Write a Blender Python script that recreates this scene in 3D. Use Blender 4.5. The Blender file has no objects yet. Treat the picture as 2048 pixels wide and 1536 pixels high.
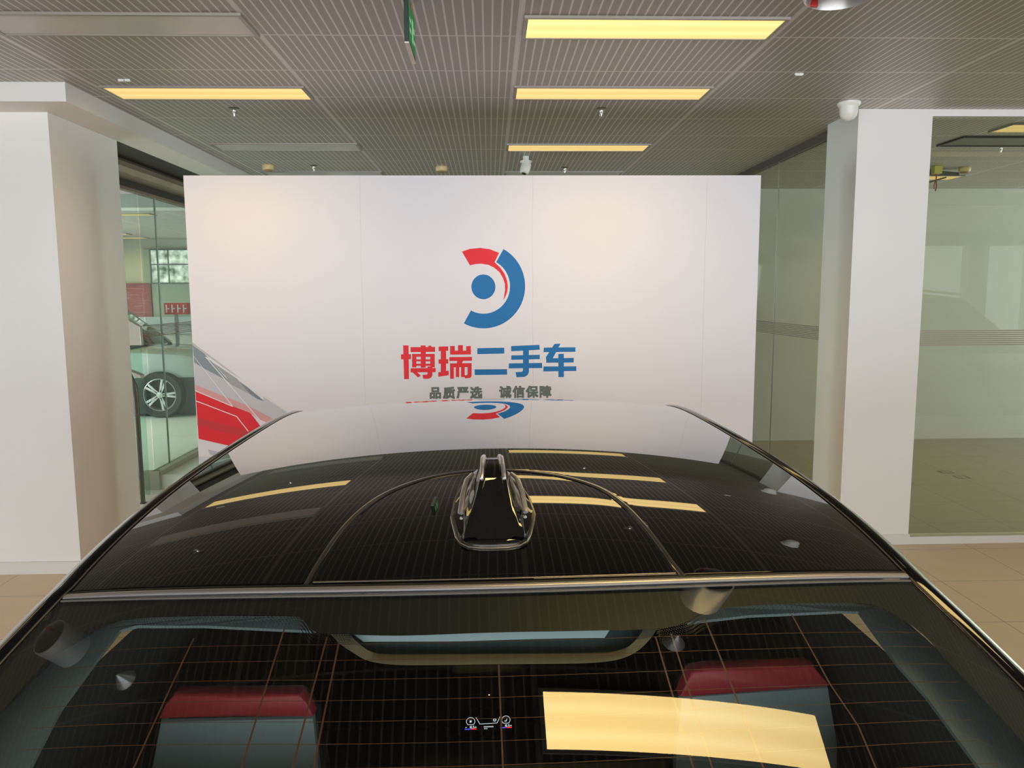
import bpy, bmesh, math
from mathutils import Vector, Matrix
from mathutils.geometry import tessellate_polygon

# ------------------------------------------------------------------ camera, world, lights, exposure
SC = bpy.context.scene
COL = SC.collection
EYE = 1.822                                    # camera height above the floor
CEIL = 3.062                                   # ceiling height

def make_camera():
    pitch, yaw, roll = .118079, .0291786, -.00485295
    fw = Vector((math.sin(yaw) * math.cos(pitch), math.cos(yaw) * math.cos(pitch), -math.sin(pitch)))
    r0 = Vector((math.cos(yaw), -math.sin(yaw), 0)); u0 = r0.cross(fw)
    ri = math.cos(roll) * r0 + math.sin(roll) * u0
    up = -math.sin(roll) * r0 + math.cos(roll) * u0
    m = Matrix((ri, up, -fw)).transposed().to_4x4()
    m.translation = Vector((0, 0, EYE))
    cd = bpy.data.cameras.new('camera'); cd.sensor_width = 36; cd.lens = 36 * 1510.92 / 2048
    cd.clip_start = .02; cd.clip_end = 200
    co = bpy.data.objects.new('camera', cd); COL.objects.link(co); co.matrix_world = m
    SC.camera = co
make_camera()

w = bpy.data.worlds.new('world'); SC.world = w; w.use_nodes = True
w.node_tree.nodes['Background'].inputs[0].default_value = (.86, .93, 1, 1)
w.node_tree.nodes['Background'].inputs[1].default_value = 1.0

SC.view_settings.view_transform = 'Standard'
SC.view_settings.look = 'None'
SC.view_settings.exposure = 0.45
SC.view_settings.gamma = 1.0
SC.view_settings.use_curve_mapping = False
SC.cycles.max_bounces = 14
SC.cycles.transparent_max_bounces = 24
SC.cycles.glossy_bounces = 6
SC.cycles.caustics_reflective = False
SC.cycles.caustics_refractive = False
SC.cycles.sample_clamp_indirect = 6

def area_light(name, loc, rot, sx, sy, power, col):
    ld = bpy.data.lights.new(name, 'AREA'); ld.shape = 'RECTANGLE'; ld.size = sx; ld.size_y = sy
    ld.energy = power; ld.color = col
    lo = bpy.data.objects.new(name, ld); COL.objects.link(lo); lo.location = loc; lo.rotation_euler = rot
    return lo
R90 = math.pi / 2
# daylight entering through the shop front behind the camera; unseen fill lights added for the two side rooms
area_light('storefront_daylight', (1.6, -5.9, 1.6), (R90 - .30, 0, 0), 14.0, 2.3, 810, (.90, .95, 1.0))
area_light('left_room_fill', (-9.3, 10.6, 1.7), (R90 - .6, 0, -R90), 8.0, 2.4, 500, (.93, .98, 1.0))
area_light('right_room_fill', (11.8, 6.8, 1.7), (R90, 0, R90), 3.6, 2.4, 260, (.93, .98, 1.0))

# ------------------------------------------------------------------ small node helpers
def nt(name):
    m = bpy.data.materials.new(name); m.use_nodes = True
    m.node_tree.nodes.clear()
    return m, m.node_tree
def nd(t, kind, **kw):
    n = t.nodes.new(kind)
    for k, v in kw.items():
        setattr(n, k, v)
    return n
def inp(t, sock, v):
    if hasattr(v, 'is_linked') or isinstance(v, bpy.types.NodeSocket):
        t.links.new(v, sock)
    else:
        sock.default_value = v
def mth(t, op, a, b=0.0, c=0.0):
    n = nd(t, 'ShaderNodeMath', operation=op)
    inp(t, n.inputs[0], a); inp(t, n.inputs[1], b); inp(t, n.inputs[2], c)
    return n.outputs[0]
def mixc(t, f, a, b):
    n = nd(t, 'ShaderNodeMix', data_type='RGBA')
    inp(t, n.inputs[0], f); inp(t, n.inputs[6], a); inp(t, n.inputs[7], b)
    return n.outputs[2]
def c4(c): return (c[0], c[1], c[2], 1)
def coords(t, world=False):
    if world:
        g = nd(t, 'ShaderNodeNewGeometry'); v = g.outputs['Position']
    else:
        g = nd(t, 'ShaderNodeTexCoord'); v = g.outputs['Object']
    s = nd(t, 'ShaderNodeSeparateXYZ'); t.links.new(v, s.inputs[0])
    return v, s.outputs[0], s.outputs[1], s.outputs[2]
def noise(t, vec, scale, detail=3):
    n = nd(t, 'ShaderNodeTexNoise'); n.inputs['Scale'].default_value = scale; n.inputs['Detail'].default_value = detail
    if vec is not None: t.links.new(vec, n.inputs['Vector'])
    return n.outputs[0]
def bsdf(t, **kw):
    b = nd(t, 'ShaderNodeBsdfPrincipled')
    for k, v in kw.items():
        inp(t, b.inputs[k.replace('_', ' ')], v)
    return b
def out(t, s):
    o = nd(t, 'ShaderNodeOutputMaterial'); t.links.new(s, o.inputs[0])
def bump(t, h, strength=.3, dist=.002):
    b = nd(t, 'ShaderNodeBump'); b.inputs['Strength'].default_value = strength; b.inputs['Distance'].default_value = dist
    t.links.new(h, b.inputs['Height']); return b.outputs[0]
MATS = {}
def mat(name, col, rough=.5, metal=0.0, var=.04, scale=6, spec=.5, coat=0.0, world=False):
    """painted / plastic / metal surface with a little procedural variation"""
    if name in MATS: return MATS[name]
    m, t = nt(name)
    v, x, y, z = coords(t, world)
    n = noise(t, v, scale)
    a = c4([c * (1 - var) for c in col]); b = c4([min(1, c * (1 + var)) for c in col])
    cc = mixc(t, n, a, b)
    s = bsdf(t, Base_Color=cc, Roughness=rough, Metallic=metal, Specular_IOR_Level=spec, Coat_Weight=coat, Coat_Roughness=.05)
    out(t, s.outputs[0]); MATS[name] = m
    return m
def emit_mat(name, col, strength):
    m, t = nt(name)
    e = nd(t, 'ShaderNodeEmission'); e.inputs[0].default_value = c4(col); e.inputs[1].default_value = strength
    out(t, e.outputs[0]); MATS[name] = m
    return m
def true_fresnel(t, ior):
    g = nd(t, 'ShaderNodeNewGeometry')
    i = mth(t, 'ADD', mth(t, 'MULTIPLY', g.outputs['Backfacing'], 1 / ior - ior), ior)
    f = nd(t, 'ShaderNodeFresnel'); t.links.new(i, f.inputs[0])
    return f.outputs[0]
def glass_mat(name, tint, ior=1.5, rough=0.0):
    m, t = nt(name)
    tr = nd(t, 'ShaderNodeBsdfTransparent'); tr.inputs[0].default_value = c4(tint)
    gl = nd(t, 'ShaderNodeBsdfGlossy'); gl.inputs['Roughness'].default_value = rough
    mx = nd(t, 'ShaderNodeMixShader'); t.links.new(true_fresnel(t, ior), mx.inputs[0])
    t.links.new(tr.outputs[0], mx.inputs[1]); t.links.new(gl.outputs[0], mx.inputs[2])
    out(t, mx.outputs[0]); MATS[name] = m
    return m

# ------------------------------------------------------------------ mesh helpers
class MB:
    def __init__(s): s.v = []; s.f = []; s.mi = []; s.mats = []
    def m(s, material):
        if material not in s.mats: s.mats.append(material)
        return s.mats.index(material)
    def add(s, vs, fs, material):
        k = len(s.v); i = s.m(material)
        s.v += [tuple(v) for v in vs]
        for f in fs: s.f.append([k + a for a in f]); s.mi.append(i)
    def box(s, lo, hi, material):
        (a, b, c), (d, e, f) = lo, hi
        s.add([(a, b, c), (d, b, c), (d, e, c), (a, e, c), (a, b, f), (d, b, f), (d, e, f), (a, e, f)],
              [(0, 3, 2, 1), (4, 5, 6, 7), (0, 1, 5, 4), (1, 2, 6, 5), (2, 3, 7, 6), (3, 0, 4, 7)], material)
    def lathe(s, prof, material, n=32, c=(0, 0, 0), cap=True):
        vs = []; fs = []
        for r, z in prof:
            for k in range(n):
                a = 2 * math.pi * k / n
                vs.append((c[0] + r * math.cos(a), c[1] + r * math.sin(a), c[2] + z))
        for i in range(len(prof) - 1):
            for k in range(n):
                fs.append((i * n + k, i * n + (k + 1) % n, (i + 1) * n + (k + 1) % n, (i + 1) * n + k))
        if cap:
            fs.append(tuple(reversed(range(n)))); fs.append(tuple((len(prof) - 1) * n + k for k in range(n)))
        s.add(vs, fs, material)
    def tube(s, pts, r, material, n=10, flat=1.0, nrm=None):
        pts = [Vector(p) for p in pts]; vs = []; fs = []
        for i, p in enumerate(pts):
            d = (pts[min(i + 1, len(pts) - 1)] - pts[max(i - 1, 0)]).normalized()
            up = Vector(nrm) if nrm else (Vector((0, 0, 1)) if abs(d.z) < .9 else Vector((1, 0, 0)))
            a = d.cross(up).normalized(); b = a.cross(d).normalized()
            for k in range(n):
                t = 2 * math.pi * k / n
                vs.append(p + a * r * math.cos(t) + b * r * flat * math.sin(t))
        for i in range(len(pts) - 1):
            for k in range(n):
                fs.append((i * n + k, i * n + (k + 1) % n, (i + 1) * n + (k + 1) % n, (i + 1) * n + k))
        fs.append(tuple(reversed(range(n)))); fs.append(tuple((len(pts) - 1) * n + k for k in range(n)))
        s.add(vs, fs, material)
    def grid(s, rows, material, close=False):
        n = len(rows[0]); vs = [p for r in rows for p in r]; fs = []
        for i in range(len(rows) - 1):
            for k in range(n if close else n - 1):
                k2 = (k + 1) % n
                fs.append((i * n + k, i * n + k2, (i + 1) * n + k2, (i + 1) * n + k))
        s.add(vs, fs, material)
    def poly(s, pts, fn, material, holes=()):
        """flat polygon (2D points) with holes, mapped to 3D by fn"""
        loops = [[Vector((p[0], p[1], 0)) for p in pts]] + [[Vector((p[0], p[1], 0)) for p in h] for h in holes]
        flat = [p for l in loops for p in l]
        tris = tessellate_polygon(loops)
        s.add([fn(p.x, p.y) for p in flat], [tuple(t) for t in tris], material)
    def prism(s, pts, fn, d, material):
        """2D outline extruded by vector d"""
        loops = [[Vector((p[0], p[1], 0)) for p in pts]]
        tris = tessellate_polygon(loops); n = len(pts); d = Vector(d)
        a = [Vector(fn(*p)) for p in pts]; b = [p + d for p in a]
        fs = [tuple(t) for t in tris] + [tuple(n + i for i in reversed(t)) for t in tris]
        fs += [(i, (i + 1) % n, n + (i + 1) % n, n + i) for i in range(n)]
        s.add(a + b, fs, material)
    def build(s, name, parent=None, smooth=False, bevel=0, loc=None, fix=True, solid=0, auto=True):
        me = bpy.data.meshes.new(name); me.from_pydata(s.v, [], s.f)
        for x in s.mats: me.materials.append(x)
        me.polygons.foreach_set('material_index', s.mi)
        if fix:
            bm = bmesh.new(); bm.from_mesh(me)
            bmesh.ops.remove_doubles(bm, verts=bm.verts, dist=1e-6)
            bmesh.ops.recalc_face_normals(bm, faces=bm.faces); bm.to_mesh(me); bm.free()
        if smooth:
            me.polygons.foreach_set('use_smooth', [True] * len(me.polygons))
            if auto: me.set_sharp_from_angle(angle=math.radians(40))
        me.update()
        o = bpy.data.objects.new(name, me); COL.objects.link(o)
        if parent: o.parent = parent
        if loc: o.location = loc
        if solid:
            md = o.modifiers.new('thickness', 'SOLIDIFY'); md.thickness = solid; md.offset = -1
        if bevel:
            md = o.modifiers.new('bevel', 'BEVEL'); md.width = bevel; md.segments = 2; md.limit_method = 'ANGLE'
        return o
def thing(name, label, cat, loc=(0, 0, 0), rz=0, group=None):
    o = bpy.data.objects.new(name, None); COL.objects.link(o); o.location = loc; o.rotation_euler = (0, 0, rz)
    o.empty_display_size = .1
    return tag(o, label, cat, group)
def tag(o, label, cat, group=None):
    o['label'] = label; o['category'] = cat
    if group: o['group'] = group
    return o
def struct(o, label=None):
    o['kind'] = 'structure'
    if label: o['label'] = label
    return o
def sbox(name, lo, hi, material, parent=None, bevel=0):
    b = MB(); b.box(lo, hi, material); o = b.build(name, parent, bevel=bevel)
    return o if parent else struct(o)
def dup(root, loc, label, group=None):
    r = root.copy(); COL.objects.link(r); r.location = loc; r['label'] = label
    if group: r['group'] = group
    for ch in list(root.children):
        c = ch.copy(); COL.objects.link(c); c.parent = r
        for g in ch.children:
            d = g.copy(); COL.objects.link(d); d.parent = c
    return r

# ------------------------------------------------------------------ room materials
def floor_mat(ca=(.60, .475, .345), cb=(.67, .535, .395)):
    m, t = nt('beige_floor_tile')
    v, x, y, z = coords(t, True)
    T = .597
    fx = mth(t, 'FRACT', mth(t, 'DIVIDE', mth(t, 'SUBTRACT', x, 2.849), T))
    fy = mth(t, 'FRACT', mth(t, 'DIVIDE', mth(t, 'SUBTRACT', y, 4.531), T))
    ex = mth(t, 'MINIMUM', fx, mth(t, 'SUBTRACT', 1, fx)); ey = mth(t, 'MINIMUM', fy, mth(t, 'SUBTRACT', 1, fy))
    g = mth(t, 'LESS_THAN', mth(t, 'MINIMUM', ex, ey), .0035)
    n = noise(t, v, 5, 4)
    base = mixc(t, n, c4(ca), c4(cb))
    cc = mixc(t, g, base, c4([k * .3 for k in ca]))
    b = bsdf(t, Base_Color=cc, Roughness=.32, Specular_IOR_Level=.4)
    out(t, b.outputs[0]); return m
def ceiling_mat():
    m, t = nt('ribbed_metal_ceiling')
    v, x, y, z = coords(t, True)
    P = 1.24
    u = mth(t, 'FRACT', mth(t, 'DIVIDE', mth(t, 'ADD', x, 1.088 + P * 20), P))
    d = mth(t, 'MULTIPLY', mth(t, 'MINIMUM', u, mth(t, 'SUBTRACT', 1, u)), P)     # metres to a main runner
    runner = mth(t, 'LESS_THAN', d, .014)
    s = mth(t, 'FRACT', mth(t, 'DIVIDE', mth(t, 'ADD', x, 1.088 + P * 20 + .021), P / 29))
    sd = mth(t, 'MULTIPLY', mth(t, 'ABSOLUTE', mth(t, 'SUBTRACT', s, .5)), P / 29)
    rib = mth(t, 'LESS_THAN', sd, .0042)
    w_ = mth(t, 'FRACT', mth(t, 'DIVIDE', mth(t, 'SUBTRACT', y, 3.823 - .574 * 20), .574))
    wd = mth(t, 'MULTIPLY', mth(t, 'MINIMUM', w_, mth(t, 'SUBTRACT', 1, w_)), .574)
    cross = mth(t, 'LESS_THAN', wd, .0065)
    any_ = mth(t, 'MAXIMUM', mth(t, 'MAXIMUM', rib, cross), mth(t, 'MULTIPLY', runner, .8))
    n = noise(t, v, .7, 2)
    base = mixc(t, n, c4((.066, .060, .054)), c4((.080, .073, .066)))
    cc = mixc(t, any_, base, c4((.20, .185, .17)))
    edge = mth(t, 'LESS_THAN', mth(t, 'ABSOLUTE', mth(t, 'SUBTRACT', d, .0155)), .0018)
    cc = mixc(t, edge, cc, c4((.05, .045, .04)))
    nb = bump(t, any_, .6, .004)
    d = nd(t, 'ShaderNodeBsdfDiffuse'); t.links.new(cc, d.inputs[0]); t.links.new(nb, d.inputs['Normal'])
    g = nd(t, 'ShaderNodeBsdfGlossy'); g.inputs['Roughness'].default_value = .5     # satin lacquer, stronger towards grazing angles
    t.links.new(mixc(t, any_, c4((.70, .66, .63)), c4((1, .96, .93))), g.inputs[0])
    lw = nd(t, 'ShaderNodeLayerWeight'); lw.inputs[0].default_value = .5
    f = mth(t, 'ADD', .02, mth(t, 'MULTIPLY', mth(t, 'POWER', lw.outputs['Facing'], 2.1), .98))
    mx = nd(t, 'ShaderNodeMixShader'); t.links.new(f, mx.inputs[0]); t.links.new(d.outputs[0], mx.inputs[1]); t.links.new(g.outputs[0], mx.inputs[2])
    out(t, mx.outputs[0]); return m
def wall_mat(name, col, rough=.55, coat=0.0):
    m, t = nt(name)
    v, x, y, z = coords(t, True)
    n = noise(t, v, 1.3, 4); n2 = noise(t, v, 60, 2)
    cc = mixc(t, n, c4([c * .97 for c in col]), c4([min(1, c * 1.02) for c in col]))
    b = bsdf(t, Base_Color=cc, Roughness=rough, Coat_Weight=coat, Coat_Roughness=.03, Specular_IOR_Level=.35)
    t.links.new(bump(t, n2, .08, .002), b.inputs['Normal'])
    out(t, b.outputs[0]); return m
M_FLOOR = floor_mat(); M_CEIL = ceiling_mat()
M_WHITE = wall_mat('white_wall_paint', (.79, .775, .75)); M_GLOSSW = wall_mat('glossy_white_wall', (.70, .71, .68), .35, .8)
M_SKIRT = mat('grey_white_skirting', (.70, .69, .655), .4)
M_ALU = mat('satin_aluminium', (.55, .55, .53), .35, .8)
M_DALU = mat('dark_bronze_aluminium', (.16, .14, .12), .4, .6)
M_BLACK = mat('black_plastic', (.012, .012, .013), .4)
M_WPLAST = mat('white_plastic', (.74, .75, .71), .35)
M_CREAM = mat('cream_plastic', (.66, .52, .27), .4)
M_CHROME = mat('chrome', (.75, .74, .72), .12, 1.0)
M_PANE = glass_mat('clear_greenish_glass', (.80, .875, .82))
M_PANE2 = glass_mat('left_green_glass', (.80, .90, .855))
M_PANER = glass_mat('right_green_glass', (.86, .89, .82))

# ------------------------------------------------------------------ setting
FL = 0.0
sbox('floor', (-10, -6.3, -.1), (12.2, 17.3, 0), M_FLOOR)
M_PALE = mat('pale_stone_floor', (.80, .83, .77), .3)
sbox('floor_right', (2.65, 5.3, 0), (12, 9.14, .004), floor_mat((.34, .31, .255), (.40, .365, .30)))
sbox('floor_left', (-9.8, 5.8, 0), (-2.75, 17.1, .004), M_PALE)
sbox('ceiling', (-10, -6.3, CEIL), (12.2, 17.3, CEIL + .12), M_CEIL)
M_PAVE = mat('pavement', (.36, .36, .35), .8)
sbox('ground', (-30, -26, -.12), (30, -6.3, -.02), M_PAVE)

# wall with its return beside the left glass entrance, and the downstand beam over it
sbox('wall_left', (-9.6, 4.915, 0), (-2.72, 5.79, 2.955), M_WHITE)
sbox('baseboard_left', (-9.6, 4.903, 0), (-2.72, 4.915, .083), M_SKIRT)
b = MB(); b.box((-9.6, 4.649, 2.953), (-2.46, 5.79, CEIL), M_WHITE); b.box((-2.72, 5.79, 2.953), (-2.46, 9.1, CEIL), M_WHITE)
struct(b.build('beam'))
sbox('column', (2.522, 5.247, 0), (3.035, 5.725, CEIL), M_WHITE)
sbox('baseboard_right', (2.514, 5.237, 0), (3.043, 5.73, .075), M_SKIRT)
sbox('wall_back', (-3.1, 9.15, 0), (12.0, 9.3, CEIL), M_GLOSSW)
b = MB(); b.box((2.66, 9.138, 0), (4.98, 9.15, .115), M_SKIRT); b.box((4.985, 9.138, 0), (12, 9.15, .115), M_SKIRT)
struct(b.build('baseboard_back'))
sbox('wall_right', (12.0, -6.3, 0), (12.2, 9.3, CEIL), M_WHITE)
sbox('wall_side', (-10, -6.3, 0), (-9.8, 17.3, CEIL), M_WHITE)
sbox('wall_far', (-9.8, 17.1, 0), (-3.1, 17.3, CEIL), wall_mat('beige_wall_paint', (.46, .43, .35)))
sbox('wall_inner', (-3.17, 9.15, 0), (-3.1, 17.1, CEIL), M_WHITE)
# shop front behind the camera: sill, lintel, piers; daylight comes between them
b = MB()
b.box((-9.8, -6.3, 0), (12, -6.05, .12), M_WHITE); b.box((-9.8, -6.3, 2.85), (12, -6.05, CEIL), M_WHITE)
for x in (-9.8, -6.4, -3.0, .4, 3.8, 7.2, 10.6):
    b.box((x, -6.3, .12), (x + .45, -6.05, 2.85), M_WHITE)
struct(b.build('wall_rear'))

# right glass partition facing the camera
g = struct(thing('window_1', 'frontal glass wall right of the white column', 'window', (3.035, 5.25, 0))); del g['category']
sbox('header', (0, 0, CEIL - .045), (9.0, .06, CEIL), M_WHITE, g); sbox('sill', (0, -.01, 0), (9.0, .07, .055), M_SKIRT, g)
sbox('pane', (0.0, .02, .055), (9.0, .03, CEIL - .045), M_PANER, g)
def stripes(name, parent, lo, hi, z0, n, pitch, th, m):
    bb = MB()
    for k in range(n):
        z = z0 + k * pitch; bb.box((lo[0], lo[1], z), (hi[0], hi[1], z + th), m)
    return bb.build(name, parent)
M_FROST = mat('frosted_stripe', (.30, .265, .22), .5)
stripes('frosted_stripe', g, (0, .0172, 0), (9.0, .0195, 0), 1.447, 8, .0143, .0065, M_FROST)
# right glass partition running into the room
g = struct(thing('window_2', 'glass wall running back behind the white column', 'window', (2.64, 5.725, 0))); del g['category']
sbox('header', (-.02, 0, CEIL - .06), (.03, 3.42, CEIL), M_DALU, g); sbox('sill', (-.02, 0, 0), (.03, 3.42, .03), M_ALU, g)
sbox('pane', (0, 0.0, .03), (.01, 1.245, CEIL - .06), M_PANER, g); sbox('pane', (0, 1.253, .03), (.01, 3.42, CEIL - .06), M_PANER, g)
sbox('joint', (-.001, 1.245, .03), (.011, 1.253, CEIL - .06), M_ALU, g)
stripes('frosted_stripe', g, (-.003, 0.0, 0), (-.0005, 3.42, 0), 1.447, 8, .0143, .0065, M_FROST)

# left glass entrance: panes on a low metal base, bronze shutter housing over them
g = struct(thing('window_3', 'glass wall on a low metal base left of the white display wall', 'window', (-3.17, 7.08, 0))); del g['category']
M_BASE = mat('grey_brown_metal', (.46, .44, .385), .4, .35)
sbox('base_frame', (-.03, .0, .14), (.06, 2.07, .185), M_BASE, g, .003); sbox('base_frame', (-.045, -.02, 0), (.045, .03, .185), M_BASE, g, .003); sbox('base_frame', (-.62, -.02, 0), (-.045, .03, .185), M_BASE, g, .003)
sbox('pane', (-.012, 0.02, .185), (0, .345, 2.74), M_PANE2, g); sbox('pane', (-.012, .353, .185), (0, 2.07, 2.74), M_PANE2, g)
sbox('joint', (-.014, .345, .185), (.002, .353, 2.74), M_ALU, g)
sbox('pane', (-.62, -.0, .185), (-.014, .012, 2.74), M_PANE2, g)
stripes('frosted_stripe', g, (.0005, 0.02, 0), (.003, 2.07, 0), 1.447, 8, .0143, .0065, M_FROST)
sbox('platform', (-3.2, 7.112, .004), (-2.25, 9.148, .14), M_PALE)
def shutter():
    t_, m_ = 0, mat('weathered_bronze_metal', (.46, .40, .31), .38, .5, .25, 3)
    dk = mat('dark_void_metal', (.055, .048, .04), .5, .2)
    g = tag(thing('roller_shutter', '', ''), 'brown metal roller shutter housing above the left glass wall', 'shutter')
    g.location = (-3.17, 5.8, 0)
    def ext(name, prof, m):
        b = MB(); b.prism(prof, lambda x, z: (x, 0, z), (0, 3.3, 0), m); b.build(name, g)
    ext('upper_housing', [(-.1, 2.98), (.44, 2.98), (.44, CEIL), (-.1, CEIL)], dk)
    ext('drum_cover', [(-.05, 2.83), (.03, 2.83), (.10, 2.86), (.13, 2.90), (.12, 2.945), (.08, 2.98), (-.05, 2.98)], m_)
    ext('guide_rail', [(-.04, 2.765), (.05, 2.765), (.05, 2.795), (.03, 2.80), (.03, 2.83), (-.04, 2.83)], dk)
    ext('bottom_bar', [(-.03, 2.74), (.03, 2.74), (.035, 2.765), (-.03, 2.765)], mat('brown_metal_bar', (.26, .20, .15), .4, .5))
shutter()
# white bulkhead across the left room
sbox('beam', (-9.8, 8.6, 2.79), (-3.18, 8.9, CEIL), M_WHITE)

# ------------------------------------------------------------------ ceiling lights
def diffuser_mat():
    """opal diffuser with two tubes behind it; like real louvred troffers it is brightest straight below"""
    m, t = nt('warm_light_diffuser')
    v, x, y, z = coords(t)
    def band(c):
        d = mth(t, 'DIVIDE', mth(t, 'SUBTRACT', y, c), .028)
        return mth(t, 'EXPONENT', mth(t, 'MULTIPLY', mth(t, 'MULTIPLY', d, d), -1))
    tubes = mth(t, 'ADD', band(.055), band(-.065))
    lw = nd(t, 'ShaderNodeLayerWeight'); lw.inputs[0].default_value = .5
    cosn = mth(t, 'SUBTRACT', 1, lw.outputs['Facing'])
    k = mth(t, 'ADD', .60, mth(t, 'MULTIPLY', mth(t, 'POWER', cosn, 3.0), LAMP_DOWN))
    s = mth(t, 'MULTIPLY', k, mth(t, 'ADD', .93, mth(t, 'MULTIPLY', tubes, .09)))
    col = mixc(t, mth(t, 'MULTIPLY', tubes, .5), c4((1.0, .71, .26)), c4((1.0, .77, .34)))
    e = nd(t, 'ShaderNodeEmission'); t.links.new(col, e.inputs[0]); t.links.new(s, e.inputs[1])
    out(t, e.outputs[0]); return m
LAMP_DOWN = 13.5
M_LAMP = diffuser_mat()
M_OFF = mat('unlit_diffuser', (.52, .50, .485), .3)
M_LFRAME = mat('light_frame', (.30, .28, .245), .4, .2)
def ceiling_light(lit=True):
    g = thing('ceiling_light', '', 'light')
    W, D = 1.205, .285
    for lo, hi in (((-W / 2, -D / 2, 0), (W / 2, -D / 2 + .016, .012)), ((-W / 2, D / 2 - .016, 0), (W / 2, D / 2, .012)),
                   ((-W / 2, -D / 2 + .016, 0), (-W / 2 + .018, D / 2 - .016, .012)), ((W / 2 - .018, -D / 2 + .016, 0), (W / 2, D / 2 - .016, .012))):
        sbox('frame', lo, hi, M_LFRAME, g)
    sbox('diffuser', (-W / 2 + .018, -D / 2 + .016, .004), (W / 2 - .018, D / 2 - .016, .0118), M_LAMP if lit else M_OFF, g)
    return g
LZ = CEIL - .012
lit = ceiling_light(); first = [True]
def put_light(x, y, label, group=None, src=None):
    s = src or lit
    if s.get('used'):
        return dup(s, (x, y, LZ), label, group)
    s['used'] = 1; s.location = (x, y, LZ); s['label'] = label
    if group: s['group'] = group
    return s
G = 'lit ceiling light panels'
put_light(.77, 3.69, 'lit yellow ceiling panel, largest and nearest of the three in the right column', G)
put_light(.762, 4.837, 'lit yellow ceiling panel, middle one of the three above the display wall', G)
put_light(.757, 6.585, 'lit yellow ceiling panel farthest back, just over the white camera', G)
put_light(-1.70, 4.86, 'lit yellow ceiling panel on the left beside the white beam', G)
off = ceiling_light(False); G2 = 'unlit ceiling light panels'
put_light(-1.69, 3.68, 'unlit grey ceiling panel at the top left, nearest of the dark ones', G2, off)
put_light(-1.68, 6.57, 'unlit grey ceiling panel behind the lit left one', G2, off)
put_light(-1.68, 8.0, 'unlit panel above the left top edge of the display wall', G2, off)
put_light(.77, 8.0, 'unlit panel above the middle of the display wall top edge', G2, off)
put_light(.766, 1.275, 'lit ceiling panel right over the car rear window, mirrored in its glass', G)
put_light(4.48, 5.80, 'lit yellow ceiling panel in the glass room right of the column', G)
for x, y, l in ((6.95, -.40, 'lit ceiling panel right of the car, second row from the shop front'), (6.95, 1.20, 'lit ceiling panel right of the car, mirrored in the frontal glass wall'),
                (4.49, 3.69, 'lit ceiling panel before the frontal glass wall'), (-4.9, 1.2, 'lit ceiling panel far left of the car'), (-4.9, -1.2, 'lit ceiling panel far left behind the car'),
                (3.25, 1.20, 'added ceiling panel right of the car beside its front wing, unseen, lights the floor'), (3.25, -1.2, 'added ceiling panel right of the camera, unseen, lights the floor'), (.77, -1.2, 'added ceiling panel behind the camera, unseen, lights the floor'), (-3.0, 2.4, 'added ceiling panel left of the car before the white beam, unseen, lights the floor'), (-4.48, 10.3, 'added ceiling panel hidden behind the white bulkhead, lights the left room floor'), (-4.48, 7.3, 'added ceiling panel hidden behind the left wall, before the bulkhead, lights the left room floor'), (-6.96, 10.3, 'added ceiling panel hidden behind the bulkhead, farther left, lights the left room floor'), (6.97, 6.6, 'lit ceiling panel deep right in the glass room'), (4.48, 8.25, 'lit ceiling panel against the back wall of the glass room'),  # unseen panels added at the sides, behind camera and in left room, lighting floors
                (-5.72, 11.9, 'lit ceiling panel in the left room, nearest one behind the glass'), (-7.8, 15.6, 'lit ceiling panel in the left room, shortest visible one'), (-7.9, 16.6, 'lit ceiling panel at the far end of the left room')):
    put_light(x, y, l, G)
for s in (lit, off): del s['used']

# ------------------------------------------------------------------ small ceiling fittings
def sprinkler(x, y, label):
    if not hasattr(sprinkler, 'o'):
        g = thing('sprinkler', label, 'sprinkler', (x, y, CEIL), 0, 'ceiling sprinklers')
        b = MB(); b.lathe([(.003, 0), (.034, -.001), (.036, -.005), (.014, -.009), (.012, -.012)], mat('tarnished_chrome', (.42, .39, .35), .3, 1.0), 24); b.build('escutcheon', g, True)
        b = MB(); b.lathe([(.011, -.008), (.011, -.022), (.008, -.026), (.006, -.038), (.004, -.05)], M_CHROME, 16)
        b.tube([(.009, 0, -.024), (.013, 0, -.038), (.004, 0, -.052)], .0022, M_CHROME); b.tube([(-.009, 0, -.024), (-.013, 0, -.038), (-.004, 0, -.052)], .0022, M_CHROME)
        b.build('frame', g, True)
        b = MB(); b.lathe([(.004, -.050), (.016, -.052), (.016, -.0535), (.003, -.055)], M_CHROME, 20); b.build('deflector', g, True)
        sprinkler.o = g; return g
    return dup(sprinkler.o, (x, y, CEIL), label, 'ceiling sprinklers')
sprinkler(-1.692, 5.27, 'small chrome sprinkler head just behind the lit left ceiling panel')
sprinkler(.765, 5.25, 'small chrome sprinkler head between the middle and farthest right ceiling panels')
sprinkler(-1.68, 7.52, 'small sprinkler head far back on the left, right of the cream smoke detector')
sprinkler(.756, 7.63, 'small sprinkler head far back, right of the hanging white camera')
sprinkler(-1.70, 3.05, 'sprinkler head left above the car, mirrored as a dark speck on its roof')
sprinkler(.765, 2.94, 'sprinkler head above the car, mirrored right of the roof antenna')
sprinkler(4.40, 6.55, 'sprinkler head in the glass room right of the column')
def smoke_detector(x, y, label, cat='smoke detector'):
    if not hasattr(smoke_detector, 'o'):
        g = thing('smoke_detector', label, 'smoke detector', (x, y, CEIL), 0, 'cream smoke detectors')
        b = MB(); b.lathe([(.01, 0), (.054, 0), (.056, -.006), (.054, -.034), (.046, -.044)], M_CREAM, 32); b.build('base', g, True)
        b = MB(); b.lathe([(.040, -.042), (.042, -.046), (.036, -.056), (.01, -.06)], mat('dark_cream', (.30, .21, .10), .5), 32); b.build('sensor_head', g, True)
        smoke_detector.o = g; return g
    return dup(smoke_detector.o, (x, y, CEIL), label, 'cream smoke detectors')
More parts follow.
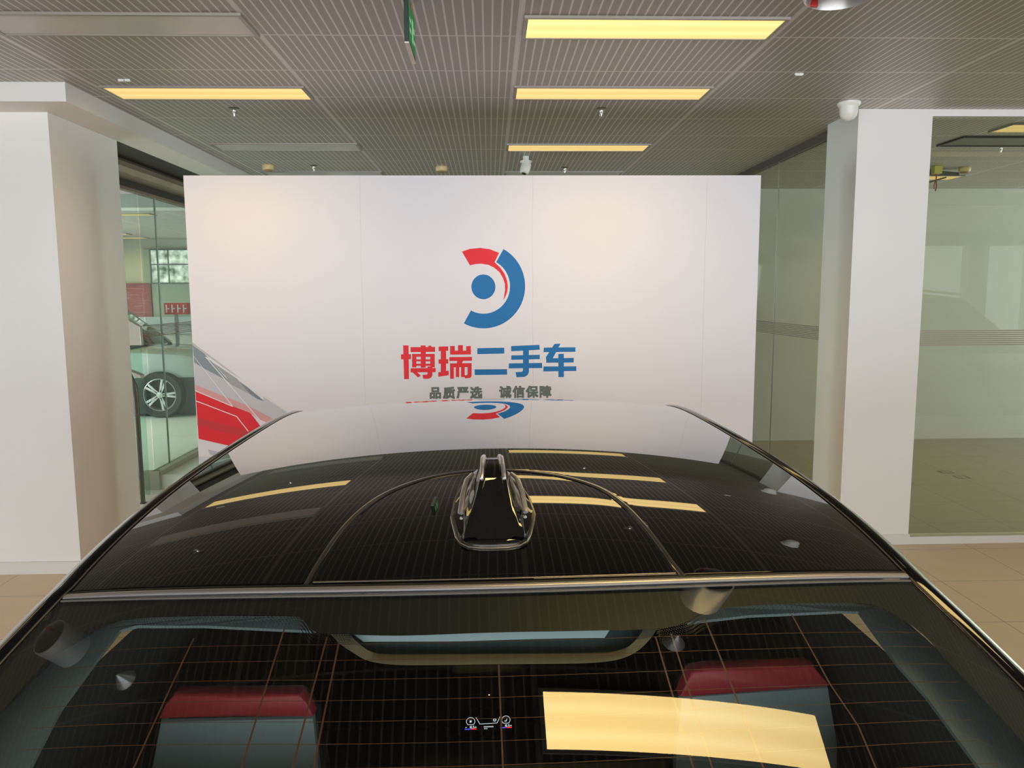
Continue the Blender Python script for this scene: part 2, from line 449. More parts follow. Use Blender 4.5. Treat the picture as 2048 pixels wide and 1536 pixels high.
smoke_detector(-2.109, 7.50, 'cream smoke detector on the ceiling left, beside the beam')
smoke_detector(-.457, 7.58, 'cream smoke detector on the ceiling left of the hanging white camera')
smoke_detector(4.77, 7.63, 'pale smoke detector on the glass room ceiling, right of the yellow tag')
def dome_camera(name, x, y, label, s=1.0):
    g = thing(name, label, 'camera', (x, y, CEIL))
    b = MB(); b.lathe([(.02 * s, 0), (.066 * s, 0), (.070 * s, -.006 * s), (.068 * s, -.02 * s), (.058 * s, -.03 * s)], M_WPLAST, 40); b.build('base', g, True)
    b = MB(); b.lathe([(.056 * s, -.028 * s), (.054 * s, -.065 * s), (.050 * s, -.082 * s), (.038 * s, -.100 * s), (.02 * s, -.111 * s), (.002 * s, -.114 * s)], M_WPLAST, 40); b.build('dome', g, True)
    return g
dome_camera('security_camera', 2.364, 5.06, 'round white dome camera on the ceiling at the white column corner', 1.05)
dome_camera('security_camera', 1.74, 2.98, 'white dome camera overhead, mirrored as a pale spot on the car roof', .85)
def turret_camera(x, y, label):
    g = thing('security_camera', label, 'camera', (x, y, CEIL))
    b = MB(); b.lathe([(.01, 0), (.028, 0), (.028, -.035), (.052, -.04), (.054, -.052), (.048, -.058)], M_WPLAST, 32); b.build('mount', g, True)
    b = MB(); b.lathe([(.002, .052), (.03, .045), (.046, .02), (.046, -.03), (.040, -.062), (.030, -.070), (.002, -.070)], M_WPLAST, 32)
    o = b.build('camera_body', g, True, loc=(0, 0, -.088)); o.rotation_euler = (math.radians(-14), math.radians(16), 0)
    b = MB(); b.lathe([(.002, -.0705), (.022, -.0705), (.022, -.073), (.002, -.073)], M_BLACK, 24)
    l = b.build('lens', o, True)
turret_camera(.341, 7.03, 'small white turret camera hanging below the farthest lit ceiling panel')
# little mounts clipped to the ceiling
b = MB(); b.box((-.034, -.006, -.012), (-.003, .006, 0), M_WPLAST); b.box((.003, -.006, -.012), (.034, .006, 0), M_WPLAST); b.box((-.034, -.004, -.003), (.034, .004, 0), M_WPLAST)
tag(b.build('ceiling_clip', loc=(-2.09, 4.59, CEIL)), 'tiny white double clip on the ceiling above the lit left panel', 'clip')
b = MB(); b.box((-.025, -.006, -.008), (.025, .006, 0), M_WPLAST); b.box((-.02, -.004, -.012), (.02, .004, -.008), M_WPLAST)
tag(b.build('ceiling_clip', loc=(1.771, 4.425, CEIL)), 'tiny white clip on the ceiling right of the nearest lit panels', 'clip')

# exit sign hanging edge-on
def exit_sign():
    g = thing('exit_sign', 'green exit sign hung from the ceiling, seen edge-on', 'sign', (-.325, 3.2, 2.832))
    dk = mat('dark_green_black_frame', (.012, .022, .02), .35)
    gr = emit_mat('green_sign_face', (.10, .42, .12), .3); wh = emit_mat('pale_sign_pictogram', (.55, .85, .55), .4)
    sbox('casing', (-.009, 0, .006), (.009, .285, .18), dk, g, .002)
    sbox('bottom_edge', (-.0088, .002, 0), (.0088, .285, .006), mat('pale_sign_edge', (.62, .57, .47), .4), g)
    for s in (1, -1):
        sbox('face', (s * .0092 if s > 0 else -.0100, .012, .018), (.0100 if s > 0 else -.0092, .273, .168), gr, g)
        b = MB(); X = s * .0103
        for a, c, d, e in ((.03, .06, .10, .075), (.03, .10, .10, .115), (.13, .045, .185, .14), (.20, .06, .255, .075), (.20, .10, .24, .125)):
            b.add([(X, a, c), (X, d, c), (X, d, e), (X, a, e)], [(0, 1, 2, 3)], wh)
        b.build('pictogram', g)
    for hy in (.06, .23):
        b = MB(); b.tube([(0, hy, .18), (0, hy, .232)], .004, mat('reddish_hanger', (.25, .10, .06), .5)); b.build('hanger', g)
exit_sign()

# pendant spot lamps over the car
def pendant(x, y, label, zb=2.455):
    g = thing('pendant_lamp', label, 'lamp', (x, y, zb))
    st = mat('brushed_steel', (.66, .66, .65), .32, .55)
    b = MB(); b.lathe([(.070, .0), (.075, .003), (.076, .012), (.076, .185), (.070, .192), (.012, .195)], st, 48, cap=False); b.build('shade', g, True)
    b = MB(); b.lathe([(.070, .0), (.066, .02), (.052, .09), (.03, .12), (.002, .122)], mat('satin_reflector', (.36, .35, .34), .35, .6), 48, cap=False); b.build('reflector', g, True)
    b = MB(); b.box((-.045, .052, .001), (-.026, .058, .06), mat('red_label', (.32, .006, .004), .45)); b.build('tag', g, bevel=.002)
    b = MB(); b.tube([(0, 0, .19), (0, 0, CEIL - zb - .06)], .0022, M_BLACK, 8); b.build('cord', g, True)
    b = MB(); b.lathe([(.004, CEIL - zb - .085), (.05, CEIL - zb - .006), (.052, CEIL - zb)], st, 32); b.build('canopy', g, True)
pendant(.765, 1.70, 'steel cylinder pendant lamp with a red mark at the top edge of the photo, right')
pendant(-1.675, 1.66, 'steel cylinder pendant lamp over the car, mirrored left in the rear window')

# fittings of the right glass room
def vent():
    g = thing('air_vent', 'long dark-edged air vent in the ceiling of the right glass room', 'vent', (3.80, 6.12, CEIL))
    for lo, hi in (((0, 0, -.015), (1.3, .02, 0)), ((0, .02, -.015), (.02, .37, 0)), ((.02, .35, -.015), (1.3, .37, 0))):
        sbox('frame', lo, hi, M_BLACK, g)
    sbox('grille', (.02, .02, -.008), (1.3, .35, -.002), mat('grey_vent', (.2, .195, .18), .5), g)
vent()
def tag_hanger():
    g = thing('ceiling_tag', 'yellow box with a red tassel on the glass room ceiling, beside the column', 'tag', (4.45, 7.55, CEIL))
    sbox('box', (-.05, -.03, -.075), (.03, .03, 0), mat('yellow_plastic', (.62, .55, .12), .5), g, .004)
    b = MB(); b.tube([(-.01, 0, -.075), (-.012, 0, -.12), (-.006, 0, -.2), (-.012, 0, -.24)], .006, mat('red_cord', (.4, .03, .03), .7)); b.tube([(-.012, 0, -.12), (-.03, 0, -.18), (-.026, 0, -.22)], .004, MATS['red_cord']); b.build('tassel', g, True)
tag_hanger()
b = MB(); b.prism([(0, 0), (.33, .03), (.33, .06), (0, .05)], lambda x, z: (x, 0, -z), (0, .03, 0), mat('dark_bracket', (.06, .06, .05), .6)); b.prism([(.02, .12), (.2, .07), (.2, .085), (.02, .135)], lambda x, z: (x, 0, -z), (0, .03, 0), MATS['dark_bracket'])
b.box((0.0, 0, -.135), (.02, .03, 0), MATS['dark_bracket'])
tag(b.build('ceiling_bracket', loc=(4.46, 7.75, CEIL)), 'thin dark bracket under the glass room ceiling behind the yellow tag', 'bracket')
def socket(x, y, label):
    g = thing('floor_socket', label, 'socket', (x, y, 0), 0, 'floor sockets in the glass room')
    dk = mat('dark_socket_frame', (.09, .08, .06), .4, .5)
    for lo, hi in (((-.065, -.055, 0), (.065, -.045, .004)), ((-.065, .045, 0), (.065, .055, .004)), ((-.065, -.045, 0), (-.052, .045, .004)), ((.052, -.045, 0), (.065, .045, .004))):
        sbox('rim', lo, hi, dk, g)
    sbox('lid', (-.052, -.045, 0), (.052, .045, .002), mat('socket_lid', (.3, .26, .2), .4, .3), g)
socket(4.63, 7.40, 'square metal floor socket in the glass room, farther of the two'); socket(4.66, 7.18, 'square metal floor socket in the glass room, nearer of the two')

# left entrance: glass door leaf with metal clamp, and a dark post with handle in front of it
def door_leaf():
    g = thing('glass_door', 'open glass door leaf with metal corner clamps beside the left wall', 'door', (-3.145, 6.80, 0))
    sbox('pane', (-.5, 0, .03), (.045, .012, 1.53), M_PANE2, g)
    cl = mat('pale_brushed_metal', (.66, .64, .60), .3, .5)
    b = MB(); b.prism([(-.16, 1.66), (-.045, 1.615), (.055, 1.555), (.06, 1.39), (-.16, 1.39)], lambda x, z: (x, -.02, z), (0, .05, 0), cl); b.build('top_clamp', g, bevel=.004)
    b = MB(); b.prism([(-.10, 1.19), (.05, 1.125), (.05, 1.10), (-.10, 1.15)], lambda x, z: (x, -.05, z), (0, .08, 0), cl); b.build('handle_plate', g, bevel=.003)
door_leaf()
def post():
    g = thing('door_post', 'dark slim metal post with a bent top beside the left glass door', 'post', (-3.075, 6.60, 0))
    m_ = mat('dark_grey_metal', (.11, .105, .09), .4, .6)
    b = MB(); b.tube([(0.0, 0, .0), (.0, 0, .94), (-.006, 0, 1.05), (-.045, 0, 1.15)], .021, m_, 14); b.build('shaft', g, True)
    b = MB(); b.box((-.035, -.03, 0), (.035, .03, .012), m_); b.build('foot', g, bevel=.003)
    b = MB(); b.tube([(-.045, 0, .95), (-.045, 0, 1.03), (-.02, 0, 1.05)], .014, mat('white_knob', (.7, .7, .66), .4)); b.build('hook', g, True)
post()

# left room contents seen through the glass
def framed(name, label, cat, loc, w, h, m, fm):
    g = thing(name, label, cat, loc)
    sbox('panel', (0, -.02, 0), (w, 0, h), m, g)
    for lo, hi in (((-.04, -.04, -.04), (w + .04, .02, 0)), ((-.04, -.04, h), (w + .04, .02, h + .04)), ((-.04, -.04, 0), (0, .02, h)), ((w, -.04, 0), (w + .04, .02, h))):
        sbox('frame', lo, hi, fm, g)
    return g
def red_board_mat():
    m, t = nt('red_notice_board'); v, x, y, z = coords(t)
    mp = nd(t, 'ShaderNodeMapping'); t.links.new(v, mp.inputs[0]); mp.inputs['Scale'].default_value = (1.2, 1, 14)
    n = noise(t, mp.outputs[0], 2.2, 3)
    cc = mixc(t, mth(t, 'MULTIPLY', mth(t, 'GREATER_THAN', n, .58), .35), c4((.26, .035, .028)), c4((.42, .25, .21)))
    b = bsdf(t, Base_Color=cc, Roughness=.5); out(t, b.outputs[0]); return m
framed('notice_board', 'red notice board on the far wall of the left room', 'board', (-8.6, 17.06, 1.385), 1.10, .68, red_board_mat(), mat('dark_red_frame', (.2, .03, .03), .5))
sbox('window_4', (-7.6, 17.05, 1.05), (-6.2, 17.1, 2.85), mat('grey_green_wall', (.34, .36, .29), .7))
def foliage_mat():
    m, t = nt('daylight_through_trees'); v, x, y, z = coords(t)
    n = noise(t, v, 5.5, 5)
    rmp = nd(t, 'ShaderNodeValToRGB'); t.links.new(n, rmp.inputs[0]); e = rmp.color_ramp.elements
    e[0].position = .35; e[0].color = (.10, .15, .09, 1); e[1].position = .66; e[1].color = (1.1, 1.1, .95, 1)
    em = nd(t, 'ShaderNodeEmission'); t.links.new(rmp.outputs[0], em.inputs[0]); em.inputs[1].default_value = 1.0
    out(t, em.outputs[0]); return m
g = tag(thing('window_frame', '', ''), 'bright window with trees outside, far end of the left room', 'window'); g.location = (-7.42, 17.03, 2.12)
sbox('pane', (0, 0, 0), (1.0, .01, .70), foliage_mat(), g)
for lo, hi in (((-.03, -.02, -.03), (1.03, .02, 0)), ((-.03, -.02, .70), (1.03, .02, .73)), ((-.03, -.02, 0), (0, .02, .7)), ((1, -.02, 0), (1.03, .02, .7)), ((.36, -.015, 0), (.385, .0, .7)), ((.385, -.015, .38), (1, 0, .405)), ((0, -.015, .38), (.36, 0, .405))):
    sbox('mullion', lo, hi, mat('dark_window_frame', (.08, .09, .08), .5), g)
b = MB(); b.box((-8.9, 16.9, 1.0), (-6.0, 17.05, 1.37), mat('grey_cabinet', (.35, .36, .35), .5)); b.box((-8.9, 16.88, 1.18), (-6.0, 16.9, 1.2), mat('grey_cabinet_line', (.2, .2, .2), .5))
tag(b.build('wall_ledge'), 'long grey ledge under the red notice board in the left room', 'ledge')
b = MB(); b.box((-5.75, 13.6, 1.5), (-5.35, 13.75, 1.70), mat('red_white_sign', (.62, .03, .035), .5))
for k in range(4): b.box((-5.72 + k * .1, 13.595, 1.53), (-5.70 + k * .1, 13.6, 1.67), mat('white_print', (.75, .75, .72), .5)); b.box((-5.70 + k * .1, 13.595, 1.59), (-5.66 + k * .1, 13.6, 1.61), MATS['white_print'])
b.box((-5.6, 13.65, 0), (-5.55, 13.7, 1.5), M_ALU)
tag(b.build('standing_sign'), 'small red sign with white marks in the left room', 'sign')

# ------------------------------------------------------------------ white display wall with printed logo
BY = 5.43
def board_mat():
    m, t = nt('white_printed_panel'); v, x, y, z = coords(t, True)
    n = noise(t, v, 1.1, 3)
    cc = mixc(t, n, c4((.735, .705, .74)), c4((.775, .74, .78)))
    for sx in (-.90, .309, 1.545):
        wob = mth(t, 'MULTIPLY', mth(t, 'SUBTRACT', noise(t, v, 3.0, 2), .5), .02)
        d = mth(t, 'ABSOLUTE', mth(t, 'ADD', mth(t, 'SUBTRACT', x, sx), wob))
        l = mth(t, 'LESS_THAN', d, .0022)
        cc = mixc(t, mth(t, 'MULTIPLY', l, .30), cc, c4((.45, .42, .41)))
    b = bsdf(t, Base_Color=cc, Roughness=.45, Specular_IOR_Level=.3)
    out(t, b.outputs[0]); return m
dw = thing('display_wall', 'large freestanding white display wall with round logo and red and blue lettering', 'display wall', (0, 0, 0))
sbox('panel', (-2.112, BY, .006), (1.930, BY + .12, 2.6505), board_mat(), dw)
def ink(name, c): return mat(name, c, .5, var=.015, spec=.2)
RED = ink('red_ink', (.78, .028, .04)); BLUE = ink('blue_ink', (.013, .165, .43)); GREY = ink('grey_ink', (.145, .17, .155))
def flat(name, polys, layer, m=None):
    b = MB()
    for k, p in enumerate(polys):
        mm = m
        if m is None: p, mm, layer = p
        b.poly(p, lambda x, z: (x, BY - .0006 * layer - .00006 * k, z), mm)
    return b.build(name, dw, fix=False)
def circ(cx, cz, rx, rz, a0=0, a1=360, n=64): return [(cx + rx * math.cos(math.radians(a0 + (a1 - a0) * k / n)), cz + rz * math.sin(math.radians(a0 + (a1 - a0) * k / n))) for k in range(n + (a1 - a0 < 360))]
flat('logo_dot', [circ(-.042, 1.876, .0855, .0875)], 1, BLUE)
flat('logo_blue_arc', [circ(-.042, 1.880, .2975, .299, -118.6, 60.9) + list(reversed(circ(-.042, 1.880, .1895, .194, -118.6, 60.9)))], 1, BLUE)
bo = [[(-0.621, 1.463), (-0.582, 1.462), (-0.584, 1.22), (-0.619, 1.219)], [(-0.638, 1.398), (-0.565, 1.399), (-0.566, 1.364), (-0.637, 1.362)], [(-0.568, 1.45), (-0.392, 1.45), (-0.393, 1.415), (-0.569, 1.414)], [(-0.495, 1.462), (-0.459, 1.461), (-0.462, 1.301), (-0.498, 1.301)], [(-0.445, 1.457), (-0.426, 1.461), (-0.407, 1.446), (-0.43, 1.442)], [(-0.558, 1.399), (-0.527, 1.399), (-0.529, 1.304), (-0.56, 1.304)], [(-0.428, 1.398), (-0.396, 1.398), (-0.397, 1.303), (-0.43, 1.303)], [(-0.558, 1.401), (-0.396, 1.4), (-0.396, 1.379), (-0.559, 1.38)], [(-0.559, 1.362), (-0.396, 1.361), (-0.397, 1.346), (-0.56, 1.348)], [(-0.56, 1.33), (-0.397, 1.329), (-0.397, 1.313), (-0.56, 1.315)], [(-0.571, 1.298), (-0.391, 1.298), (-0.391, 1.268), (-0.572, 1.268)], [(-0.449, 1.309), (-0.414, 1.309), (-0.415, 1.246), (-0.426, 1.227), (-0.447, 1.22), (-0.482, 1.221), (-0.486, 1.25), (-0.455, 1.25), (-0.45, 1.259)], [(-0.559, 1.27), (-0.524, 1.269), (-0.499, 1.244), (-0.518, 1.231)]]
rui = [[(-0.367, 1.452), (-0.298, 1.454), (-0.299, 1.422), (-0.368, 1.42)], [(-0.369, 1.361), (-0.3, 1.362), (-0.3, 1.33), (-0.369, 1.329)], [(-0.373, 1.267), (-0.298, 1.279), (-0.297, 1.245), (-0.373, 1.235)], [(-0.352, 1.448), (-0.314, 1.448), (-0.317, 1.245), (-0.355, 1.241)], [(-0.285, 1.456), (-0.251, 1.456), (-0.252, 1.395), (-0.286, 1.395)], [(-0.228, 1.462), (-0.193, 1.462), (-0.194, 1.395), (-0.229, 1.395)], [(-0.17, 1.454), (-0.136, 1.455), (-0.137, 1.396), (-0.17, 1.395)], [(-0.285, 1.422), (-0.136, 1.423), (-0.137, 1.394), (-0.286, 1.394)], [(-0.292, 1.376), (-0.129, 1.377), (-0.129, 1.349), (-0.292, 1.348)], [(-0.234, 1.354), (-0.192, 1.354), (-0.203, 1.325), (-0.24, 1.325)], [(-0.287, 1.331), (-0.132, 1.332), (-0.132, 1.303), (-0.287, 1.302)], [(-0.287, 1.331), (-0.26, 1.331), (-0.261, 1.219), (-0.288, 1.219)], [(-0.246, 1.308), (-0.222, 1.308), (-0.223, 1.231), (-0.247, 1.232)], [(-0.208, 1.308), (-0.182, 1.307), (-0.183, 1.231), (-0.209, 1.231)], [(-0.161, 1.33), (-0.132, 1.33), (-0.133, 1.239), (-0.143, 1.224), (-0.181, 1.221), (-0.185, 1.244), (-0.165, 1.245), (-0.162, 1.252)]]
er = [[(-0.09, 1.439), (0.104, 1.441), (0.104, 1.399), (-0.09, 1.396)], [(-0.111, 1.286), (0.123, 1.286), (0.124, 1.246), (-0.11, 1.245)]]
shou = [[(0.153, 1.453), (0.357, 1.46), (0.36, 1.425), (0.154, 1.415)], [(0.154, 1.385), (0.36, 1.388), (0.36, 1.357), (0.154, 1.353)], [(0.137, 1.328), (0.376, 1.329), (0.378, 1.292), (0.135, 1.291)], [(0.239, 1.436), (0.281, 1.435), (0.281, 1.261), (0.27, 1.24), (0.247, 1.228), (0.192, 1.226), (0.185, 1.264), (0.232, 1.266), (0.238, 1.274)]]
che = [[(0.389, 1.44), (0.618, 1.441), (0.618, 1.408), (0.387, 1.407)], [(0.466, 1.466), (0.51, 1.468), (0.453, 1.36), (0.408, 1.334), (0.404, 1.371)], [(0.408, 1.362), (0.606, 1.364), (0.606, 1.331), (0.406, 1.33)], [(0.387, 1.303), (0.625, 1.303), (0.625, 1.269), (0.385, 1.267)], [(0.494, 1.393), (0.534, 1.395), (0.535, 1.225), (0.495, 1.225)]]
redarc = [[(-0.191, 2.124), (-0.137, 2.143), (-0.062, 2.15), (0.004, 2.141), (0.071, 2.115), (0.039, 2.049), (0.078, 2.012), (0.107, 1.971), (0.125, 1.925), (0.132, 1.88), (0.127, 1.838), (0.114, 1.805), (0.099, 1.78), (0.106, 1.814), (0.112, 1.855), (0.111, 1.896), (0.098, 1.938), (0.074, 1.979), (0.036, 2.011), (-0.005, 2.031), (-0.055, 2.039), (-0.096, 2.037), (-0.136, 2.028)]]
g1 = [(-2.113, 1.476), (-2.033, 1.414), (-1.992, 1.367), (-1.851, 1.193), (-1.896, 1.227), (-2.032, 1.303), (-2.106, 1.351)]
g0 = [(-2.112, 1.496), (-2.032, 1.431), (-1.834, 1.274), (-1.769, 1.219), (-1.847, 1.274), (-2.033, 1.414), (-2.113, 1.476)]
g2 = [(-1.977, 1.35), (-1.822, 1.247), (-1.72, 1.117), (-1.858, 1.193), (-1.888, 1.248)]
g3 = [(-1.796, 1.213), (-1.732, 1.165), (-1.622, 1.068), (-1.668, 1.082), (-1.72, 1.117)]
lt = [(-2.106, 1.351), (-2.032, 1.303), (-1.896, 1.227), (-1.72, 1.117), (-1.629, 1.068), (-1.627, 1.112), (-1.453, 0.984), (-1.153, 0.752), (-1.573, 0.94), (-2.115, 1.195)]
pk = [(-2.108, 1.192), (-1.738, 1.035), (-1.567, 0.94), (-1.487, 0.895), (-1.622, 0.913), (-1.661, 0.931), (-1.726, 0.983), (-1.845, 1.032), (-2.107, 1.151)]
rd = [(-2.108, 1.144), (-1.845, 1.032), (-1.726, 0.983), (-1.663, 0.893), (-1.561, 0.743), (-1.497, 0.652), (-1.909, 0.75), (-2.104, 0.799)]
rd2 = [(-2.104, 0.956), (-1.786, 0.863), (-1.726, 0.842), (-1.788, 0.815), (-1.895, 0.837), (-2.107, 0.901)]
gs = [(-2.042, 0.72), (-1.929, 0.691), (-1.998, 0.671), (-2.031, 0.685)]
L1 = [(-2.114, 1.402), (-1.849, 1.032)]
L2 = [(-2.024, 1.391), (-1.661, 0.931), (-1.622, 0.913)]
L3 = [(-2.024, 1.391), (-1.454, 0.981)]
L4 = [(-2.111, 1.076), (-1.825, 0.959), (-1.746, 0.849)]
L5 = [(-2.107, 1.147), (-1.849, 1.032)]
flat('logo_red_arc', redarc, 1, RED)
for nm, ch, m_ in (('bo', bo, RED), ('rui', rui, RED), ('er', er, BLUE), ('shou', shou, BLUE), ('che', che, BLUE)):
    flat('title_character', ch, 1, m_)
def small_char(c, x, z, s):
    cu = bpy.data.curves.new('subtitle', 'FONT'); cu.body = c; cu.size = s; cu.resolution_u = 4
    o = bpy.data.objects.new('subtitle', cu); COL.objects.link(o)
    bpy.context.view_layer.update()
    me = bpy.data.meshes.new_from_object(o.evaluated_get(bpy.context.evaluated_depsgraph_get())); bpy.data.objects.remove(o)
    xs = [v.co.x for v in me.vertices]; ys = [v.co.y for v in me.vertices]
    cx, cy = (min(xs) + max(xs)) / 2, (min(ys) + max(ys)) / 2; t = .0041
    b = MB()                                   # heavy weight: the strokes overlaid with small shifts
    for k, (dx, dy) in enumerate(((0, 0), (t, 0), (-t, 0), (0, t), (0, -t), (t, t), (-t, t), (t, -t), (-t, -t))):
        b.add([(x + (v.co.x - cx) * .96 + dx, BY - .0006 - .00006 * k, z + (v.co.y - cy) * .96 + dy) for v in me.vertices], [tuple(p.vertices) for p in me.polygons], GREY)
    bpy.data.meshes.remove(me)
    b.build('subtitle_character', dw, fix=False)
for k, c in enumerate('品质严选'): small_char(c, -.396 + k * .0983, 1.117, .092)
for k, c in enumerate('诚信保障'): small_char(c, .109 + k * .0975, 1.120, .092)
def line(pts, wd):
    res = []
    for (x0, z0), (x1, z1) in zip(pts, pts[1:]):
        d = Vector((x1 - x0, z1 - z0)).normalized(); n = Vector((-d.y, d.x)) * wd / 2
        res.append([(x0 + n.x, z0 + n.y), (x1 + n.x, z1 + n.y), (x1 - n.x, z1 - n.y), (x0 - n.x, z0 - n.y)])
    return res
WI = ink('white_ink', (.82, .80, .80)); clampx = lambda p: [(max(x, -2.1115), z) for x, z in p]
pat = [(g0, ink('pale_grey_ink', (.50, .51, .52)), 1), (g1, ink('slate_ink', (.24, .29, .32)), 1.2), (g2, ink('mid_grey_ink', (.37, .37, .385)), 1.5), (lt, ink('lilac_grey_ink', (.56, .56, .61)), 1.1), (g3, ink('steel_ink', (.21, .25, .28)), 1.6),
       (pk, ink('pink_ink', (.70, .36, .36)), 1.7), (rd, RED, 2), (rd2, ink('dark_red_ink', (.60, .045, .05)), 2.3), (gs, ink('lavender_ink', (.50, .50, .60)), 2)]
pat += [(p, WI, 3) for L_ in (L1, L2, L3, L4, L5) for p in line(L_, .0062)]
flat('corner_graphic', [(clampx(p), m_, l_) for p, m_, l_ in pat], 0)
flat('base_band', [[(-2.1115, .01), (1.9295, .01), (1.9295, .667), (-2.1115, .667)]], 1, ink('pale_lavender_ink', (.62, .61, .68)))

# ------------------------------------------------------------------ the black car (local axes: u right, v forward, z up)
RP = [-.28821, -.04676, -.13521, -.18912, -.13878]
def roof_z(u, v):
    c = .09315 + .00064 * v + .02337 * v * v; e = .02827 - .05909 * v
    return EYE + RP[0] + RP[1] * v + RP[2] * v ** 2 + RP[3] * v ** 3 + RP[4] * v ** 4 - c * u * u - e * u ** 4 + (.00473 + .00067 * v) * u
def roof_w(v): return .53708 + .02534 * v + .0515 * v * v + .01165 * v ** 3
SV0, SV2 = -1.10766, .21601
def seam_v(u): return SV0 + SV2 * u * u
def glass_z(u, v):
    d = v - SV0
    return roof_z(u, SV0) + .2928 * d - .19056 * d * d + .14592 * d * u * u - .02945 * d * u + .06873 * d * d * u * u
VE = seam_v(.553)
def glass_w(v): return .553 + .2 * max(0, VE - v)
VF = .30                                        # front end of the roof panel
def wind_z(u, v):
    d = v - VF; sl = -.20
    return roof_z(u, VF) + sl * d - .30 * d * d
def edge(v):
    """roof and rear window edge: half width and height at v, right side sign +1"""
    if v > VF: return roof_w(VF) + .10 * (v - VF), wind_z
    if v >= VE: return roof_w(v), roof_z
    return glass_w(v), glass_z
car = thing('car', 'black car with glossy roof seen from behind, facing the white display wall', 'car', (-.00942, 2.0, 0), .01395)

def gloss_mat(name, base, ior, rough=.0, curve=None):
    m, t = nt(name)
    v, x, y, z = coords(t)
    n = noise(t, v, 3, 2)
    d = nd(t, 'ShaderNodeBsdfDiffuse'); t.links.new(mixc(t, n, c4([c * .8 for c in base]), c4([c * 1.2 for c in base])), d.inputs[0])
    g = nd(t, 'ShaderNodeBsdfGlossy'); g.inputs['Roughness'].default_value = rough; g.inputs[0].default_value = (.97, .965, .95, 1)
    mx = nd(t, 'ShaderNodeMixShader')
    if curve:                                  # strongly reflective lacquer: f0 and the steepness towards grazing angles
        lw = nd(t, 'ShaderNodeLayerWeight'); lw.inputs[0].default_value = .5
        f = mth(t, 'ADD', curve[0], mth(t, 'MULTIPLY', mth(t, 'POWER', lw.outputs['Facing'], curve[1]), 1 - curve[0]))
    else: f = true_fresnel(t, ior)
    t.links.new(f, mx.inputs[0])
    t.links.new(d.outputs[0], mx.inputs[1]); t.links.new(g.outputs[0], mx.inputs[2])
    out(t, mx.outputs[0]); return m
M_ROOF = gloss_mat('black_roof_glass', (.0035, .0035, .0035), 2.35, 0.0, (.012, 2.85))
M_FIN = gloss_mat('gloss_black_plastic', (.003, .003, .003), 1.9)
M_RAIL = gloss_mat('gloss_black_rail', (.004, .004, .0045), 1.45, .06)
M_PAINT = gloss_mat('dark_green_black_paint', (.006, .010, .010), 1.75, .02, (.05, 2.3))
M_REAR = glass_mat('tinted_rear_glass', (.80, .86, .84), 1.75)
M_SIDE = glass_mat('tinted_side_glass', (.78, .80, .72), 1.5)
M_TRIMC = mat('satin_dark_chrome', (.50, .48, .48), .42, .9)
M_RUB = mat('black_rubber', (.012, .011, .010), .55)

ARC_PTS = []
def rolled(P):
    """the sheet turns down slightly on both sides of the arched joint"""
    import numpy as np
    A = np.array(ARC_PTS); P = np.array(P)
    d = np.full(len(P), 9.0); side = np.zeros(len(P), bool)
    for k in range(len(A) - 1):
        a, b_ = A[k], A[k + 1]; ab = b_ - a; t = np.clip(((P[:, :2] - a) @ ab) / (ab @ ab), 0, 1)
        q = a + t[:, None] * ab; d = np.minimum(d, np.hypot(*(P[:, :2] - q).T))
    inside = np.zeros(len(P), bool)
    poly = np.vstack([A, [[A[-1, 0], -1.2], [A[0, 0], -1.2]]])
    for k in range(len(poly)):
        (x1, y1), (x2, y2) = poly[k], poly[(k + 1) % len(poly)]
        if y1 == y2: continue
        cr = ((y1 > P[:, 1]) != (y2 > P[:, 1])) & (P[:, 0] < (x2 - x1) * (P[:, 1] - y1) / (y2 - y1) + x1)
        inside ^= cr
    return -np.where(inside, .00055 * np.exp(-d / .024), .00012 * np.exp(-d / .010))
def surf(name, us, v0f, v1f, wf, zf, m, nu, nv, parent, solid, off=0.0):
    rows = []
    for i in range(nv + 1):
        r = []
        for k in range(nu + 1):
            s = -1 + 2 * k / nu
            t = i / nv
            # iterate so that the rear border follows the curved seam
            v = v0f(s * .55) * (1 - t) + v1f(s * .55) * t
            u = s * wf(v); v = v0f(u) * (1 - t) + v1f(u) * t; u = s * wf(v)
            r.append((u, v, zf(u, v) + off))
        rows.append(r)
    if name == 'roof_panel':
        flat_ = [p for r in rows for p in r]; dz = rolled(flat_); n_ = len(rows[0])
        rows = [[(p[0], p[1], p[2] + float(dz[i * n_ + k])) for k, p in enumerate(r)] for i, r in enumerate(rows)]
    b = MB(); b.grid(rows, m)
    o = b.build(name, parent, True, auto=False)
    if o.data.polygons[len(o.data.polygons) // 2].normal.z < 0: o.data.flip_normals()
    if solid:
        md = o.modifiers.new('thickness', 'SOLIDIFY'); md.thickness = solid; md.offset = -1; md.use_rim = True
    return o
ARC = [(-.236, -1.089), (-.232, -1.062), (-.225, -1.023), (-.211, -.956), (-.188, -.888), (-.155, -.832), (-.103, -.783), (-.040, -.757), (.022, -.755), (.080, -.770), (.130, -.799), (.172, -.845), (.195, -.901), (.211, -.967), (.222, -1.025), (.229, -1.063), (.2365, -1.090)]
def smooth_line(p, n=8):
    r = []
    for i in range(len(p) - 1):
        p0, p1, p2, p3 = p[max(i - 1, 0)], p[i], p[i + 1], p[min(i + 2, len(p) - 1)]
        for k in range(n):
            t = k / n
            r.append(tuple(.5 * (2 * b_ + (c - a) * t + (2 * a - 5 * b_ + 4 * c - d) * t * t + (3 * b_ - a - 3 * c + d) * t ** 3) for a, b_, c, d in zip(p0, p1, p2, p3)))
    r.append(p[-1]); return r
arc = smooth_line(ARC)
ARC_PTS.extend(arc)
roof = surf('roof_panel', 0, lambda u: seam_v(u) + .006, lambda u: VF - .05 * u * u, roof_w, roof_z, M_ROOF, 220, 260, car, .006)
